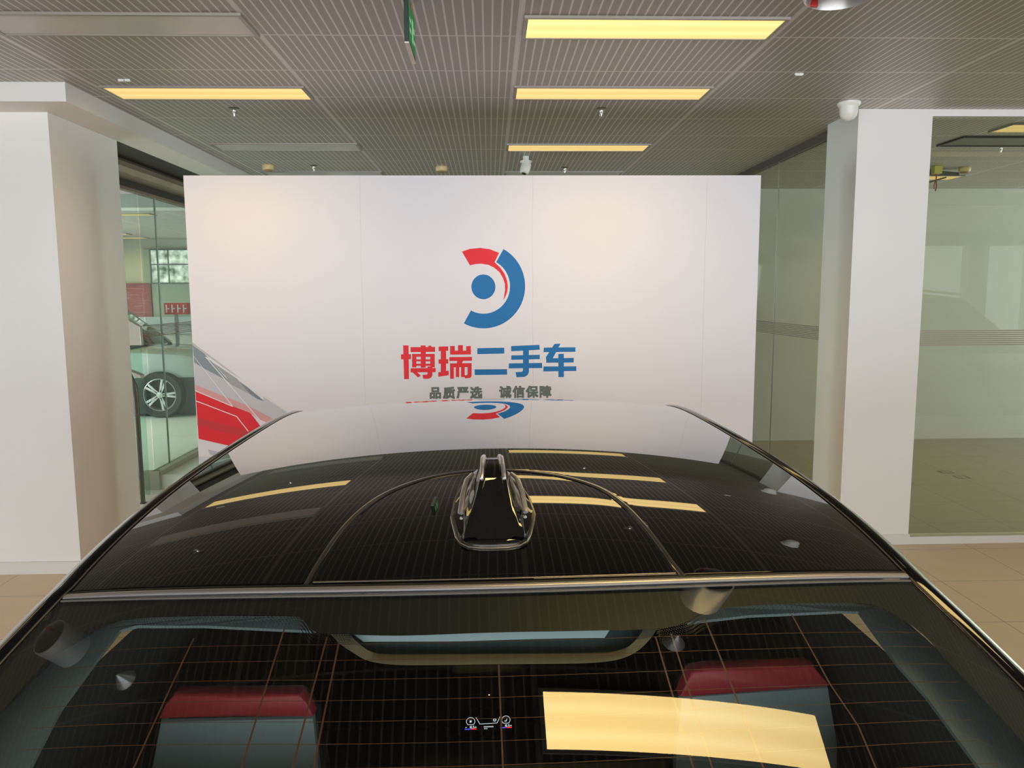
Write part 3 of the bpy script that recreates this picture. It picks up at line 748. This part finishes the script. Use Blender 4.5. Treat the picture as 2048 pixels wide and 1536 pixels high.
rear = surf('rear_window', 0, lambda u: seam_v(u) - .009, lambda u: -1.80, glass_w, glass_z, M_REAR, 60, 60, car, 0)
surf('windshield', 0, lambda u: VF - .05 * u * u + .01, lambda u: 1.18, lambda v: roof_w(VF) + .10 * (v - VF), wind_z, M_SIDE, 30, 30, car, 0)
surf('headliner', 0, lambda u: seam_v(u) + .0, lambda u: VF, lambda v: roof_w(v) - .012, lambda u, v: roof_z(u, v) - .028, mat('dark_headliner', (.02, .02, .02), .9), 24, 24, car, 0)

# moulding along the roof's rear border
def along_seam(name, off, hgt, r, m, u0, u1, flat=.6, n=60, parent=None):
    b = MB(); pts = []
    for k in range(n + 1):
        u = u0 + (u1 - u0) * k / n; v = seam_v(u) + off
        pts.append((u, v, (roof_z(u, v) if off > -.004 else glass_z(u, v)) + hgt))
    b.tube(pts, r, m, 10, flat); return b.build(name, parent or car, True)
along_seam('rear_moulding', -.0035, .0005, .0062, M_TRIMC, -.551, .551, .55)
along_seam('moulding_seal', .0045, -.001, .004, M_RUB, -.552, .552, .6)
along_seam('glass_seal', -.0125, -.0008, .0025, mat('grey_seal', (.09, .085, .075), .5), -.552, .552, .6)

# arched joint line round the antenna
b = MB(); b.tube([(u, v, roof_z(u, v) - .0007) for u, v in arc], .0040, gloss_mat('arch_joint', (.022, .018, .013), 1.8, .12, (.10, 1.6)), 8, .6)
b.build('arch_joint', car, True)
b = MB(); b.tube([(u * .975, v - .0045 if abs(u) < .2 else v, roof_z(u, v) - .0003) for u, v in arc], .0011, mat('joint_lip', (.012, .012, .012), .2), 6)
b.build('joint_lip', car, True)
along_seam('panel_edge', .0125, -.0004, .0014, mat('panel_lip', (.34, .30, .25), .25, .8), -.228, .228, .7)

# antenna fin
ant = bpy.data.objects.new('roof_antenna', None); COL.objects.link(ant); ant.parent = car; ant.empty_display_size = .05
ABASE = [(-.0595, -.946), (-.056, -.972), (-.051, -1.003), (-.045, -1.018), (-.034, -1.028), (-.018, -1.0315), (-.002, -1.032), (.016, -1.0315), (.031, -1.028), (.041, -1.018), (.047, -1.003), (.053, -.972), (.0575, -.944), (.054, -.892), (.044, -.838), (.030, -.785), (.012, -.748), (-.002, -.742), (-.016, -.748), (-.033, -.785), (-.047, -.838), (-.056, -.890)]
b = MB(); n = len(ABASE)
cu_, cv_ = -.001, -.92
ring = lambda s, h: [(cu_ + (u - cu_) * s, cv_ + (v - cv_) * s, roof_z(cu_ + (u - cu_) * s, cv_ + (v - cv_) * s) + h) for u, v in ABASE]
b.grid([ring(1.0, -.002), ring(1.0, .003), ring(.975, .0065), ring(.93, .0075), ring(.80, .010), ring(.6, .012)], M_FIN, True)
b.build('antenna_base', ant, True)
b = MB(); b.tube([p for p in ring(1.012, .0012)] + [ring(1.012, .0012)[0]], .0024, mat('fin_gasket_lip', (.50, .46, .38), .18, .9), 8, .7); b.build('antenna_rim', ant, True)
# fin body: sections from the rear foot forward: (v, top height, half top, half shoulder, shoulder height, half foot)
def fin_sec(v, h, t, sh, hs, f):
    z0 = roof_z(0, v); z = z0 + .006
    pr = [(-f, 0), (-f * .93, hs * .18), (-sh, hs), (-t * 1.12, h * .90), (-t, h), (-t * .72, h + .0012), (-t * .6, h - .002), (t * .6, h - .002), (t * .72, h + .0012), (t, h), (t * 1.12, h * .90), (sh, hs), (f * .93, hs * .18), (f, 0)]
    return [(-.001 + x, v, z + y) for x, y in pr]
b = MB()
S = [(-1.024, .004, .036, .041, .002, .044), (-1.016, .010, .035, .040, .006, .0445), (-.985, .030, .026, .033, .014, .045), (-.955, .052, .0185, .029, .020, .046),
     (-.948, .0555, .0175, .0285, .021, .046), (-.925, .060, .0168, .0285, .023, .0455), (-.895, .0605, .0160, .0275, .024, .044), (-.865, .052, .0135, .024, .021, .040), (-.82, .030, .010, .019, .013, .033), (-.78, .010, .007, .013, .005, .024), (-.755, .002, .004, .006, .001, .010)]
b.grid([fin_sec(*s) for s in S], M_FIN)
b.build('antenna_fin', ant, True)
b = MB()
for sgn in (-1, 1):
    bb = MB()
    pts = [(-.001 + sgn * s[2] * .88, s[0], roof_z(0, s[0]) + .006 + s[1] + .0008) for s in S[3:9]]
    bb.tube(pts, .0030, mat('fin_ridge_edge', (.72, .69, .68), .25, .85), 8); bb.build('antenna_ridge', ant, True)
    bb = MB()
    pts = [(-.001 + sgn * x, v, roof_z(x, v) + h) for x, v, h in ((.046, -.962, .013), (.043, -.925, .024), (.038, -.885, .030), (.030, -.862, .030), (.026, -.875, .026), (.034, -.935, .018), (.046, -.962, .013))]
    bb.tube(pts, .0042, MATS['fin_ridge_edge'], 8, .6); bb.build('antenna_side_trim', ant, True)

# roof rails, side glass and body sides
PROF_RAIL = [(0, -.004), (.0015, .002), (.005, .004), (.013, .004), (.017, .0015), (.0185, -.003)]
PROF_EDGE = smooth_line([(.0185, -.003), (.0225, -.0032), (.028, -.0062), (.0345, -.0105), (.039, -.0165), (.045, -.032), (.058, -.072)], 5)
def side_rows(prof, sgn, v0, v1, n):
    rows = []
    for i in range(n + 1):
        v = v0 + (v1 - v0) * i / n; wv, zf = edge(v)
        rows.append([(sgn * (wv + du), v, zf(sgn * wv, v) + dz) for du, dz in prof])
    return rows
for sgn in (-1, 1):
    b = MB(); b.grid(side_rows(PROF_RAIL, sgn, -1.82, .62, 120), M_RAIL); b.build('roof_rail', car, True)
    b = MB(); b.grid(side_rows(PROF_EDGE, sgn, -1.82, 1.18, 120), M_PAINT); b.build('side_frame', car, True)
    b = MB(); pts = [(sgn * (edge(v)[0] + .0005), v, edge(v)[1](sgn * edge(v)[0], v) + .0006) for v in [-1.82 + 2.3 * k / 110 for k in range(111)]]
    b.tube(pts, .0012, mat('rail_lip', (.22, .19, .15), .25, .8), 6); b.build('rail_lip', car, True)
    def low(v):
        wv, zf = edge(v); z = zf(sgn * wv, v)
        t = max(0, v - .9); zb = min(1.02, z - .10)
        return [(sgn * (wv + .058), v, z - .072), (sgn * max(wv + .13, .70), v, zb + .10 if zb + .10 < z - .10 else z - .10), (sgn * max(wv + .17, .75), v, zb)]
    vs = [-1.15 + 2.2 * k / 40 for k in range(41)]
    b = MB(); b.grid([low(v) for v in vs], M_SIDE); b.build('side_window', car, True)
    vs = [-1.82 + .67 * k / 14 for k in range(15)]
    b = MB(); b.grid([low(v) for v in vs], M_PAINT); b.build('rear_quarter', car, True)
    def body(v):
        taper = 0.0 if v < 1.6 else .22 * ((v - 1.6) / .9) ** 2
        if v < -1.5: taper = .12 * ((-1.5 - v) / .32) ** 2
        if v <= 1.18:
            p = low(v)[2]; top, zb = abs(p[0]), p[2]
        else: top, zb = .76, .93 - .12 * (v - 1.18)
        return [(sgn * (top - taper), v, zb), (sgn * (.82 - taper), v, zb - .06), (sgn * (.87 - taper), v, .72), (sgn * (.87 - taper), v, .48), (sgn * (.83 - taper), v, .26), (sgn * (.70 - taper), v, .20)]
    vs = [-1.82 + 4.32 * k / 60 for k in range(61)]
    b = MB(); b.grid([body(v) for v in vs], M_PAINT); b.build('body_side', car, True)
b = MB(); b.grid([[(u, v, .99 - .12 * (v - 1.16) - .10 * (u / .8) ** 2 - (.5 * (v - 2.3) ** 2 if v > 2.3 else 0)) for u in [-.75 + 1.5 * k / 16 for k in range(17)]] for v in [1.16 + 1.3 * k / 16 for k in range(17)]], M_PAINT)
b.build('hood', car, True)
b = MB(); b.grid([[(u, v, z0 * (1 - t) + (.99 - .10 * (u / .8) ** 2) * t) for u, z0 in [(-.72 + 1.44 * k / 16, wind_z(max(-.62, min(.62, -.72 + 1.44 * k / 16)), 1.17) - .004) for k in range(17)]] for v, t in ((1.16, 0), (1.19, .3), (1.24, .75), (1.28, 1.05))], M_RUB)
b.build('cowl', car, True)
b = MB(); b.grid([[(u, 2.46 + .05 * math.cos(u * 2) - .04 * abs(z - .55), z) for u in [-.66 + 1.32 * k / 10 for k in range(11)]] for z in (.84, .7, .5, .3, .2)], M_PAINT); b.build('front_bumper', car, True)
b = MB(); b.grid([[(u, -1.83 - .04 * math.cos(u * 2) - .05 * (1.1 - z) * (z > .6), z) for u in [-.72 + 1.44 * k / 10 for k in range(11)]] for z in (1.16, 1.0, .8, .5, .25)], M_PAINT); b.build('tailgate', car, True)
b = MB(); b.box((-.8, -1.78, .19), (.8, 2.4, .24), M_BLACK); b.build('underbody', car)
def wheel(x, y, parent, r=.33, sgn=1):
    g = bpy.data.objects.new('wheel', None); COL.objects.link(g); g.parent = parent; g.location = (x, y, r); g.rotation_euler = (0, sgn * R90, 0)
    b = MB(); b.lathe([(r - .10, -.10), (r - .02, -.105), (r, -.07), (r, .07), (r - .02, .105), (r - .10, .10)], M_RUB, 40, cap=False); b.build('tire', g, True)
    al = mat('alloy_rim', (.52, .52, .52), .3, .8)
    b = MB(); b.lathe([(r - .10, .09), (r - .115, .095), (r - .13, .06), (r - .14, -.06), (.03, -.06)], al, 40, cap=False)
    for k in range(5):
        a0 = 2 * math.pi * k / 5
        for da in (-.13, .13):
            c_, s_ = math.cos(a0 + da), math.sin(a0 + da); px, py = -s_ * .016, c_ * .016
            q = [(c_ * .03 + px, s_ * .03 + py), (c_ * (r - .11) + px, s_ * (r - .11) + py), (c_ * (r - .11) - px, s_ * (r - .11) - py), (c_ * .03 - px, s_ * .03 - py)]
            b.add([(x_, y_, .085) for x_, y_ in q] + [(x_, y_, .05) for x_, y_ in q], [(0, 1, 2, 3), (7, 6, 5, 4), (0, 4, 5, 1), (1, 5, 6, 2), (2, 6, 7, 3), (3, 7, 4, 0)], al)
    b.lathe([(.001, .095), (.045, .09), (.05, .05)], al, 24, cap=False); b.build('rim', g)
for x, y, s in ((-.75, -1.15, -1), (.75, -1.15, 1), (-.74, 1.50, -1), (.74, 1.50, 1)): wheel(x, y, car, .33, s)

def under(pts, d):
    """points lying d below the inside of the glass, seen through it at the given place"""
    r = []
    for u, v in pts:
        u2, v2 = u * (1 + 1.65 * d), v + 1.32 * d; r.append((u2, v2, glass_z(u2, v2) - d))
    return r
# black ceramic border printed on the inside of the rear window, with its fading dots
FRIT = [(.0, -1.187), (-.10, -1.186), (-.167, -1.179), (-.207, -1.171), (-.222, -1.152), (-.235, -1.1425), (-.30, -1.132), (-.36, -1.122), (-.417, -1.114), (-.451, -1.109), (-.476, -1.113), (-.499, -1.128), (-.515, -1.157), (-.530, -1.223), (-.545, -1.36), (-.548, -1.50), (-.53, -1.62), (-.48, -1.67), (-.25, -1.69),
        (0, -1.69), (.25, -1.69), (.48, -1.67), (.53, -1.62), (.552, -1.50), (.548, -1.38), (.537, -1.298), (.530, -1.262), (.516, -1.203), (.510, -1.162), (.494, -1.135), (.471, -1.1175), (.432, -1.120), (.344, -1.133), (.267, -1.146), (.235, -1.160), (.217, -1.172), (.18, -1.183), (.09, -1.187)]
fr = smooth_line(FRIT + [FRIT[0]], 5)[:-1]
def outer_pt(u, v):
    """matching point on the window's outer border, going outward from the middle of the glass"""
    cu, cv = 0.0, -1.42; du, dv = u - cu, v - cv; lo, hi = 1.0, 6.0
    def inside(u_, v_): return v_ < seam_v(u_) - .010 and v_ > -1.795 and abs(u_) < glass_w(v_) - .001
    for _ in range(40):
        md = (lo + hi) / 2
        if inside(cu + du * md, cv + dv * md): lo = md
        else: hi = md
    return cu + du * lo, cv + dv * lo
rows = []
for u, v in fr:
    ou, ov = outer_pt(u, v)
    rows.append([(u + (ou - u) * t / 10, v + (ov - v) * t / 10) for t in range(11)])
rows.append(rows[0])
b = MB(); b.grid([under(r, .004) for r in rows], mat('black_ceramic_border', (.010, .0098, .009), .45))
b.build('frit_border', car, True, auto=False)
b = MB(); md_ = MATS['black_ceramic_border']
for i, (u, v) in enumerate(smooth_line([p for p in FRIT[2:12]], 14) + smooth_line(FRIT[29:37], 14)):
    for k in range(9):
        r = .00105 * (1 - k * .08); vv = v - .0016 - .0026 * k; uu = u + (.0013 if k % 2 else 0)
        b.add(under([(uu + r * math.cos(a * math.pi / 3), vv + r * math.sin(a * math.pi / 3)) for a in range(6)], .0041), [tuple(range(6))], md_)
o = b.build('frit_dots', car, fix=False); o['kind'] = 'stuff'
# heating wires
M_WIRE = mat('copper_heating_wire', (.13, .045, .018), .5)
def on_glass(pts, hw, name, n=24, drop=.003):
    b = MB(); q = []
    for (u0, v0), (u1, v1) in zip(pts, pts[1:]):
        for k in range(n): q.append((u0 + (u1 - u0) * k / n, v0 + (v1 - v0) * k / n))
    q.append(pts[-1]); rows = []
    for i, (u, v) in enumerate(q):
        a = q[max(i - 1, 0)]; c = q[min(i + 1, len(q) - 1)]; d = Vector((c[0] - a[0], c[1] - a[1])).normalized(); nx, ny = -d.y * hw, d.x * hw
        rows.append(under([(u - nx, v - ny), (u + nx, v + ny)], drop))
    b.grid(rows, M_WIRE); return b.build(name, car, fix=False)
for dv in (0, .0225, .048, .0735, .0975, .1215, .1455, .170, .195, .22, .245, .27, .295):
    s = 1 - dv * .35
    on_glass(smooth_line([(-.50 * s, -1.152 - dv), (-.193 * s, -1.191 - dv), (.057 * s, -1.200 - dv), (.30 * s, -1.185 - dv), (.52 * s, -1.155 - dv)], 4), .0003, 'heating_wire', 2)
for pts in ([(-.348, -1.160), (-.354, -1.50)], [(-.245, -1.160), (-.245, -1.50)], [(-.193, -1.180), (-.200, -1.50)], [(-.178, -1.190), (-.174, -1.55)], [(.242, -1.165), (.246, -1.5)], [(.352, -1.150), (.353, -1.25), (.360, -1.30), (.350, -1.40), (.335, -1.6)], [(.177, -1.195), (.177, -1.5)], [(.196, -1.19), (.194, -1.5)], [(-.001, -1.233), (.0, -1.40)]):
    on_glass(pts, .0009, 'antenna_wire', 12)

# high brake lamp under the top edge of the rear window
lampg = bpy.data.objects.new('brake_lamp', None); COL.objects.link(lampg); lampg.parent = car
OUT_ = smooth_line([(-.192, -1.172), (-.178, -1.190), (-.160, -1.206), (-.140, -1.220), (-.107, -1.228), (-.055, -1.2315), (-.008, -1.233), (.05, -1.2345), (.097, -1.234), (.130, -1.229), (.155, -1.215), (.178, -1.189), (.186, -1.172)], 4)
INN_ = smooth_line([(-.171, -1.172), (-.165, -1.182), (-.150, -1.199), (-.138, -1.208), (-.120, -1.213), (-.06, -1.2175), (-.007, -1.220), (.05, -1.2215), (.11, -1.2215), (.135, -1.216), (.150, -1.205), (.164, -1.187), (.168, -1.172)], 4)
b = MB(); b.grid([under(OUT_, .020), under(OUT_, .012), under(INN_, .014), under(INN_, .028)], mat('olive_trim', (.20, .175, .115), .6)); b.build('lamp_housing', lampg, True)
topl = [(u, -1.172) for u, v in INN_]
b = MB(); b.grid([under(INN_, .026), under(topl, .026)], mat('teal_grey_panel', (.085, .12, .125), .4)); b.build('lamp_recess', lampg, True)
LT = [(-.166, -1.176), (-.06, -1.1845), (.002, -1.187), (.127, -1.186)]; LB = [(-.150, -1.192), (-.06, -1.1985), (.001, -1.1995), (.119, -1.1985)]
b = MB(); b.grid([under(smooth_line(LT, 6), .020), under(smooth_line(LB, 6), .020)], mat('pale_lamp_lens', (.80, .93, .97), .15)); b.build('lamp_lens', lampg, True)

# interior: pillar trims, side trims, seats, floor, console
M_TRIM = mat('grey_blue_trim', (.115, .135, .133), .7)
TL = [(-.571, -1.161), (-.540, -1.077), (-.509, -1.050), (-.485, -1.040), (-.448, -1.044), (-.36, -1.058), (-.274, -1.071), (-.243, -1.076), (-.223, -1.103), (-.307, -1.087), (-.37, -1.073), (-.421, -1.064), (-.460, -1.055), (-.480, -1.059), (-.488, -1.109), (-.497, -1.172), (-.493, -1.241), (-.50, -1.45), (-.57, -1.45), (-.575, -1.3)]
TR = [(.239, -1.105), (.283, -1.075), (.375, -1.060), (.478, -1.043), (.519, -1.045), (.554, -1.093), (.569, -1.171), (.588, -1.25), (.59, -1.45), (.53, -1.45), (.504, -1.279), (.496, -1.191), (.486, -1.148), (.482, -1.059), (.455, -1.063), (.325, -1.086), (.256, -1.101)]
for nm, P in (('pillar_trim', TL), ('pillar_trim', TR)):
    b = MB(); b.poly(P, lambda u, v: (u, v, glass_z(u, v) - .05), M_TRIM); b.build(nm, car, solid=.004)
M_INT = mat('dark_interior', (.030, .034, .032), .8)
def side_trim(sgn, tri):
    b = MB()
    outer = [(-1.30, 1.31), (-1.12, 1.335), (-.98, 1.345), (.0, 1.38), (.9, 1.28), (.9, 1.20), (-1.30, 1.20)]
    b.poly(outer, lambda v, z: (sgn * .60, v, z), M_INT, [tri])
    b.grid([[(sgn * .60, v, 1.20), (sgn * .68, v, 1.05), (sgn * .70, v, .75), (sgn * .70, v, .30)] for v in (-1.6, -1.3, 0, .9)], M_INT)
    b.build('side_trim', car)
side_trim(-1, [(-.758, EYE - .552), (-.814, EYE - .534), (-.895, EYE - .549)])
side_trim(1, [(-.773, EYE - .548), (-.837, EYE - .522), (-.952, EYE - .548)])
b = MB(); b.box((-.70, -1.6, .30), (.70, 1.1, .33), M_INT); b.box((-.70, -1.62, .33), (.70, -1.58, .98), M_INT); b.box((-.70, 1.05, .33), (.70, 1.1, .95), M_INT); b.build('cabin_floor', car)
b = MB(); b.grid([[(u, v, .935 - .01 * abs(u)) for u in (-.68, 0, .68)] for v in (-1.58, -1.1, -.84)], M_INT); b.build('luggage_cover', car, solid=.01)
M_SEATK = mat('black_leather', (.022, .024, .024), .5); M_SEATR = mat('dark_red_leather', (.60, .055, .07), .5); M_SEATG = mat('slate_grey_back', (.38, .46, .45), .55)
def puff(b, outl, y0, y1, e, m):
    cx = sum(p[0] for p in outl) / len(outl); cz = sum(p[1] for p in outl) / len(outl)
    def ring(s, y):
        r = []
        for x, z in outl:
            d = Vector((x - cx, z - cz)); l = d.length; d = d * ((l - s) / l); r.append((cx + d.x, y, cz + d.y))
        return r
    R = [ring(e, y0), ring(e * .3, y0 + e * .3), ring(0, y0 + e), ring(0, y1 - e), ring(e, y1)]
    b.grid(R, m, True); n = len(outl)
    for r, rev in ((R[0], 1), (R[-1], 0)):
        tr = tessellate_polygon([[Vector((x, z, 0)) for x, y, z in r]])
        b.add(r, [tuple(t) for t in tr], m)
def seat(pts, red, grey, y):
    g = bpy.data.objects.new('rear_seat', None); COL.objects.link(g); g.parent = car
    for nm, P, y0, y1, e, m in (('backrest', pts, y, y + .045, .015, M_SEATK), ('red_top', red, y - .012, y + .026, .008, M_SEATR), ('back_panel', grey, y - .010, y + .02, .008, M_SEATG)):
        b = MB(); puff(b, P, y0, y1, e, m); b.build(nm, g, True)
Zs = lambda l, k: [(x * k + .004, EYE + z * k) for x, z in l]
seat(Zs([(-.700, -.870), (-.43, -.876), (-.412, -.895), (-.394, -.935), (-.380, -1.057), (-.37, -1.5), (-.80, -1.5), (-.776, -1.048), (-.740, -.925)], .8125),
     Zs([(-.703, -.865), (-.56, -.868), (-.428, -.873), (-.413, -.892), (-.400, -.922), (-.57, -.921), (-.738, -.918), (-.722, -.885)], .8125),
     Zs([(-.735, -.926), (-.402, -.928), (-.392, -1.06), (-.385, -1.48), (-.78, -1.48), (-.765, -1.05)], .8125), -.70)
seat(Zs([(.482, -.927), (.52, -.919), (.788, -.919), (.828, -.965), (.866, -1.126), (.88, -1.6), (.43, -1.6), (.442, -1.116), (.455, -.98)], .743),
     Zs([(.478, -.924), (.518, -.915), (.65, -.914), (.790, -.916), (.831, -.967), (.65, -.980), (.453, -.986)], .743),
     Zs([(.458, -.988), (.828, -.972), (.86, -1.126), (.87, -1.58), (.44, -1.58), (.448, -1.116)], .743), -.70)
b = MB(); b.box((-.66, -.58, .33), (.66, -.10, .58), M_SEATK); b.build('rear_bench', car, bevel=.03)
for sx in (-.36, .36):
    b = MB(); puff(b, [(sx - .24, .35), (sx + .24, .35), (sx + .22, .98), (sx + .12, 1.18), (sx - .12, 1.18), (sx - .22, .98)], .42, .55, .03, M_SEATK); b.build('front_seat', car, True)
b = MB(); b.prism([(-.13, .33), (.13, .33), (.12, .56), (-.12, .56)], lambda x, z: (x, .412, z), (0, .4, 0), M_INT); b.build('centre_console', car, bevel=.01)
# climate display on the rear of the centre console
dg_ = bpy.data.objects.new('climate_display', None); COL.objects.link(dg_); dg_.parent = car; dg_.location = (.003, .405, .379)
sbox('screen', (-.095, -.004, -.035), (.095, .004, .055), mat('black_screen', (.004, .005, .006), .3), dg_)
def icon(name, polys, m):
    b = MB()
    for p in polys: b.poly(p, lambda x, z: (x, -.0046, z), m)
    b.build(name, dg_, fix=False)
E_W = emit_mat('white_pixels', (.75, .80, .85), .9); E_B = emit_mat('blue_pixels', (.06, .10, .95), 1.2); E_R = emit_mat('red_pixels', (1.0, .02, .03), 1.2)
def ringp(cx, cz, r, t, a0, a1): return circ(cx, cz, r, r, a0, a1, 30) + list(reversed(circ(cx, cz, r - t, r - t, a0, a1, 30)))
def bar(x0, z0, x1, z1, t=.0016):
    d = Vector((x1 - x0, z1 - z0)).normalized(); n_ = Vector((-d.y, d.x)) * t / 2
    return [(x0 + n_.x, z0 + n_.y), (x1 + n_.x, z1 + n_.y), (x1 - n_.x, z1 - n_.y), (x0 - n_.x, z0 - n_.y)]
SEG = {'1': 'bc', '6': 'acdefg', '5': 'acdfg', '.': ''}
def digits(s, x, z, h):
    P = []; w_ = h * .5
    L = {'a': (0, h, w_, h), 'g': (0, h / 2, w_, h / 2), 'd': (0, 0, w_, 0), 'b': (w_, h / 2, w_, h), 'c': (w_, 0, w_, h / 2), 'f': (0, h / 2, 0, h), 'e': (0, 0, 0, h / 2)}
    for c in s:
        if c == '.': P.append([(x - .0004, z - .0006), (x + .001, z - .0006), (x + .001, z + .0008), (x - .0004, z + .0008)]); x += .0022; continue
        for k in SEG[c]: x0, z0, x1, z1 = L[k]; P.append(bar(x + x0, z + z0, x + x1, z + z1, .0014))
        x += w_ + .0022
    return P
for sx, tz in ((-.063, .013), (.056, .015)):
    icon('dial', [ringp(sx, tz, .0150, .0016, -50, 230), bar(sx - .0096, tz - .0114, sx + .0096, tz - .0114)], E_W)
    icon('temperature', digits('16.5', sx - .006, tz - .024, .0075) + [bar(sx - .0185, tz - .021, sx - .013, tz - .021), bar(sx + .014, tz - .021, sx + .0195, tz - .021), bar(sx + .0168, tz - .0238, sx + .0168, tz - .0182)], E_W)
    icon('cold_bar', [bar(sx - .020, tz - .0275, sx - .001, tz - .0275, .0032)], E_B); icon('warm_bar', [bar(sx + .001, tz - .0275, sx + .020, tz - .0275, .0032)], E_R)
icon('fan_symbol', [bar(-.067, .010, -.059, .016, .002), bar(-.066, .016, -.060, .010, .002), bar(-.063, .009, -.063, .017, .002)], E_W)
icon('seat_symbol', [[(.051, .010), (.058, .010), (.0605, .019), (.0585, .019), (.0565, .0125), (.051, .0125)]], E_W)
icon('bracket_line', [bar(-.045, .027, -.032, .003), bar(-.032, .003, .026, .005), bar(.026, .005, .037, .029)], E_W)
icon('defrost_symbol', [ringp(.018, .016, .0055, .0014, 0, 359.9), bar(.0145, .016, .0215, .016)], E_W)
icon('mode_text', [bar(-.0185 + .0042 * k, -.0075, -.0160 + .0042 * k, -.0075, .004) for k in range(8)] + [bar(-.018 + .0042 * k, -.0145, -.0152 + .0042 * k, -.0145, .0028) for k in range(3)], E_W)
b = MB(); b.lathe([(.0005, -.002), (.0025, 0), (.0005, .002)], emit_mat('amber_lamp', (1.0, .55, .22), 2.2), 12); b.build('indicator_lamp', dg_, loc=(0, -.008, .108))
sbox('console_trim', (-.09, -.003, .100), (.10, .003, .106), mat('dull_trim', (.05, .045, .035), .4, .5), dg_)

# ------------------------------------------------------------------ the other cars
def parked_car(label, loc, rz, upper, lower, L=4.6, H=1.72, low=.22):
    g = thing('car', label, 'car', loc, rz)
    k = H / 1.72
    up = gloss_mat('paint_' + label[:9], upper, 1.5, .05); lo_ = mat('car_cladding_' + label[:9], lower, .5)
    S = [(-2.28, .62, .95, .60), (-2.22, .45, 1.02, .78), (-1.9, .38, 1.06, .88), (-1.0, .33, 1.05, .92), (0, .33, 1.03, .93), (1.0, .33, 1.01, .92), (1.7, .36, .97, .88), (2.15, .42, .86, .78), (2.3, .55, .75, .60)]
    b = MB(); rows = []
    for x, z0, z1, w_ in S:
        zm = .60
        rows.append([(x, -w_ * .93, zm), (x, -w_, (zm + z1) / 2), (x, -w_ * .96, z1 * k - .03), (x, -w_ * .86, z1 * k), (x, 0, z1 * k + .03), (x, w_ * .86, z1 * k), (x, w_ * .96, z1 * k - .03), (x, w_, (zm + z1) / 2), (x, w_ * .93, zm)])
    b.grid(rows, up); b.build('upper_body', g, True)
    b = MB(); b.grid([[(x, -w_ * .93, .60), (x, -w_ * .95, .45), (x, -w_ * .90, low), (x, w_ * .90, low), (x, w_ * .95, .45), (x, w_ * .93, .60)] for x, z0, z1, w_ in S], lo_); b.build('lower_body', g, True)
    G_ = [(-2.05, 1.02, 1.03, .76), (-1.75, 1.05, 1.52, .70), (-1.4, 1.05, 1.66, .66), (-.4, 1.05, 1.72, .64), (.15, 1.05, 1.67, .65), (.6, 1.04, 1.32, .72), (.9, 1.02, 1.03, .78)]
    dk = gloss_mat('car_glass_' + label[:9], (.06, .07, .07), 1.5)
    b = MB(); b.grid([[(x, -.84, z0 * k), (x, -w_, z1 * k - .04), (x, -w_ * .9, z1 * k), (x, 0, z1 * k + .02), (x, w_ * .9, z1 * k), (x, w_, z1 * k - .04), (x, .84, z0 * k)] for x, z0, z1, w_ in G_], dk); b.build('greenhouse', g, True)
    b = MB(); b.grid([[(x, s * w_ * .93, z1 * k + .008) for s in (-1, -.5, 0, .5, 1)] for x, z0, z1, w_ in G_[1:5]], up); b.build('roof', g, True)
    for s in (-1, 1):
        b = MB(); b.tube([(x, s * w_ * .92, z1 * k + .05) for x, z0, z1, w_ in G_[1:5]], .018, M_ALU, 8); b.build('roof_bar', g, True)
        for x0, x1, z0, z1 in ((.12, .86, 1.66, 1.03), (-.35, -.40, 1.68, 1.05), (-1.45, -2.0, 1.62, 1.04)):
            b = MB(); b.tube([(x0, s * .665, z0 * k), (x1, s * .835, z1 * k)], .035, up, 8); b.build('pillar', g, True)
        for x in (-1.38, 1.40):
            wheel(x, s * .84, g, .35, s)
            wl = [o_ for o_ in bpy.data.objects if o_.parent == g and o_.name.startswith('wheel')][-1]; wl.rotation_euler = (-s * R90, 0, 0)
    return g
parked_car('grey car with dark sills in the left room, its wheel seen through the glass', (-6.35, 12.3, 0), 0, (.42, .46, .455), (.022, .028, .026), low=.05)  # dark lower body reaches almost to the floor, taking in the shadow beneath
parked_car('black car parked to the right of the camera, mirrored in the frontal glass wall', (6.0, .15, 0), 0, (.02, .022, .022), (.012, .013, .013), 4.6, 1.80)
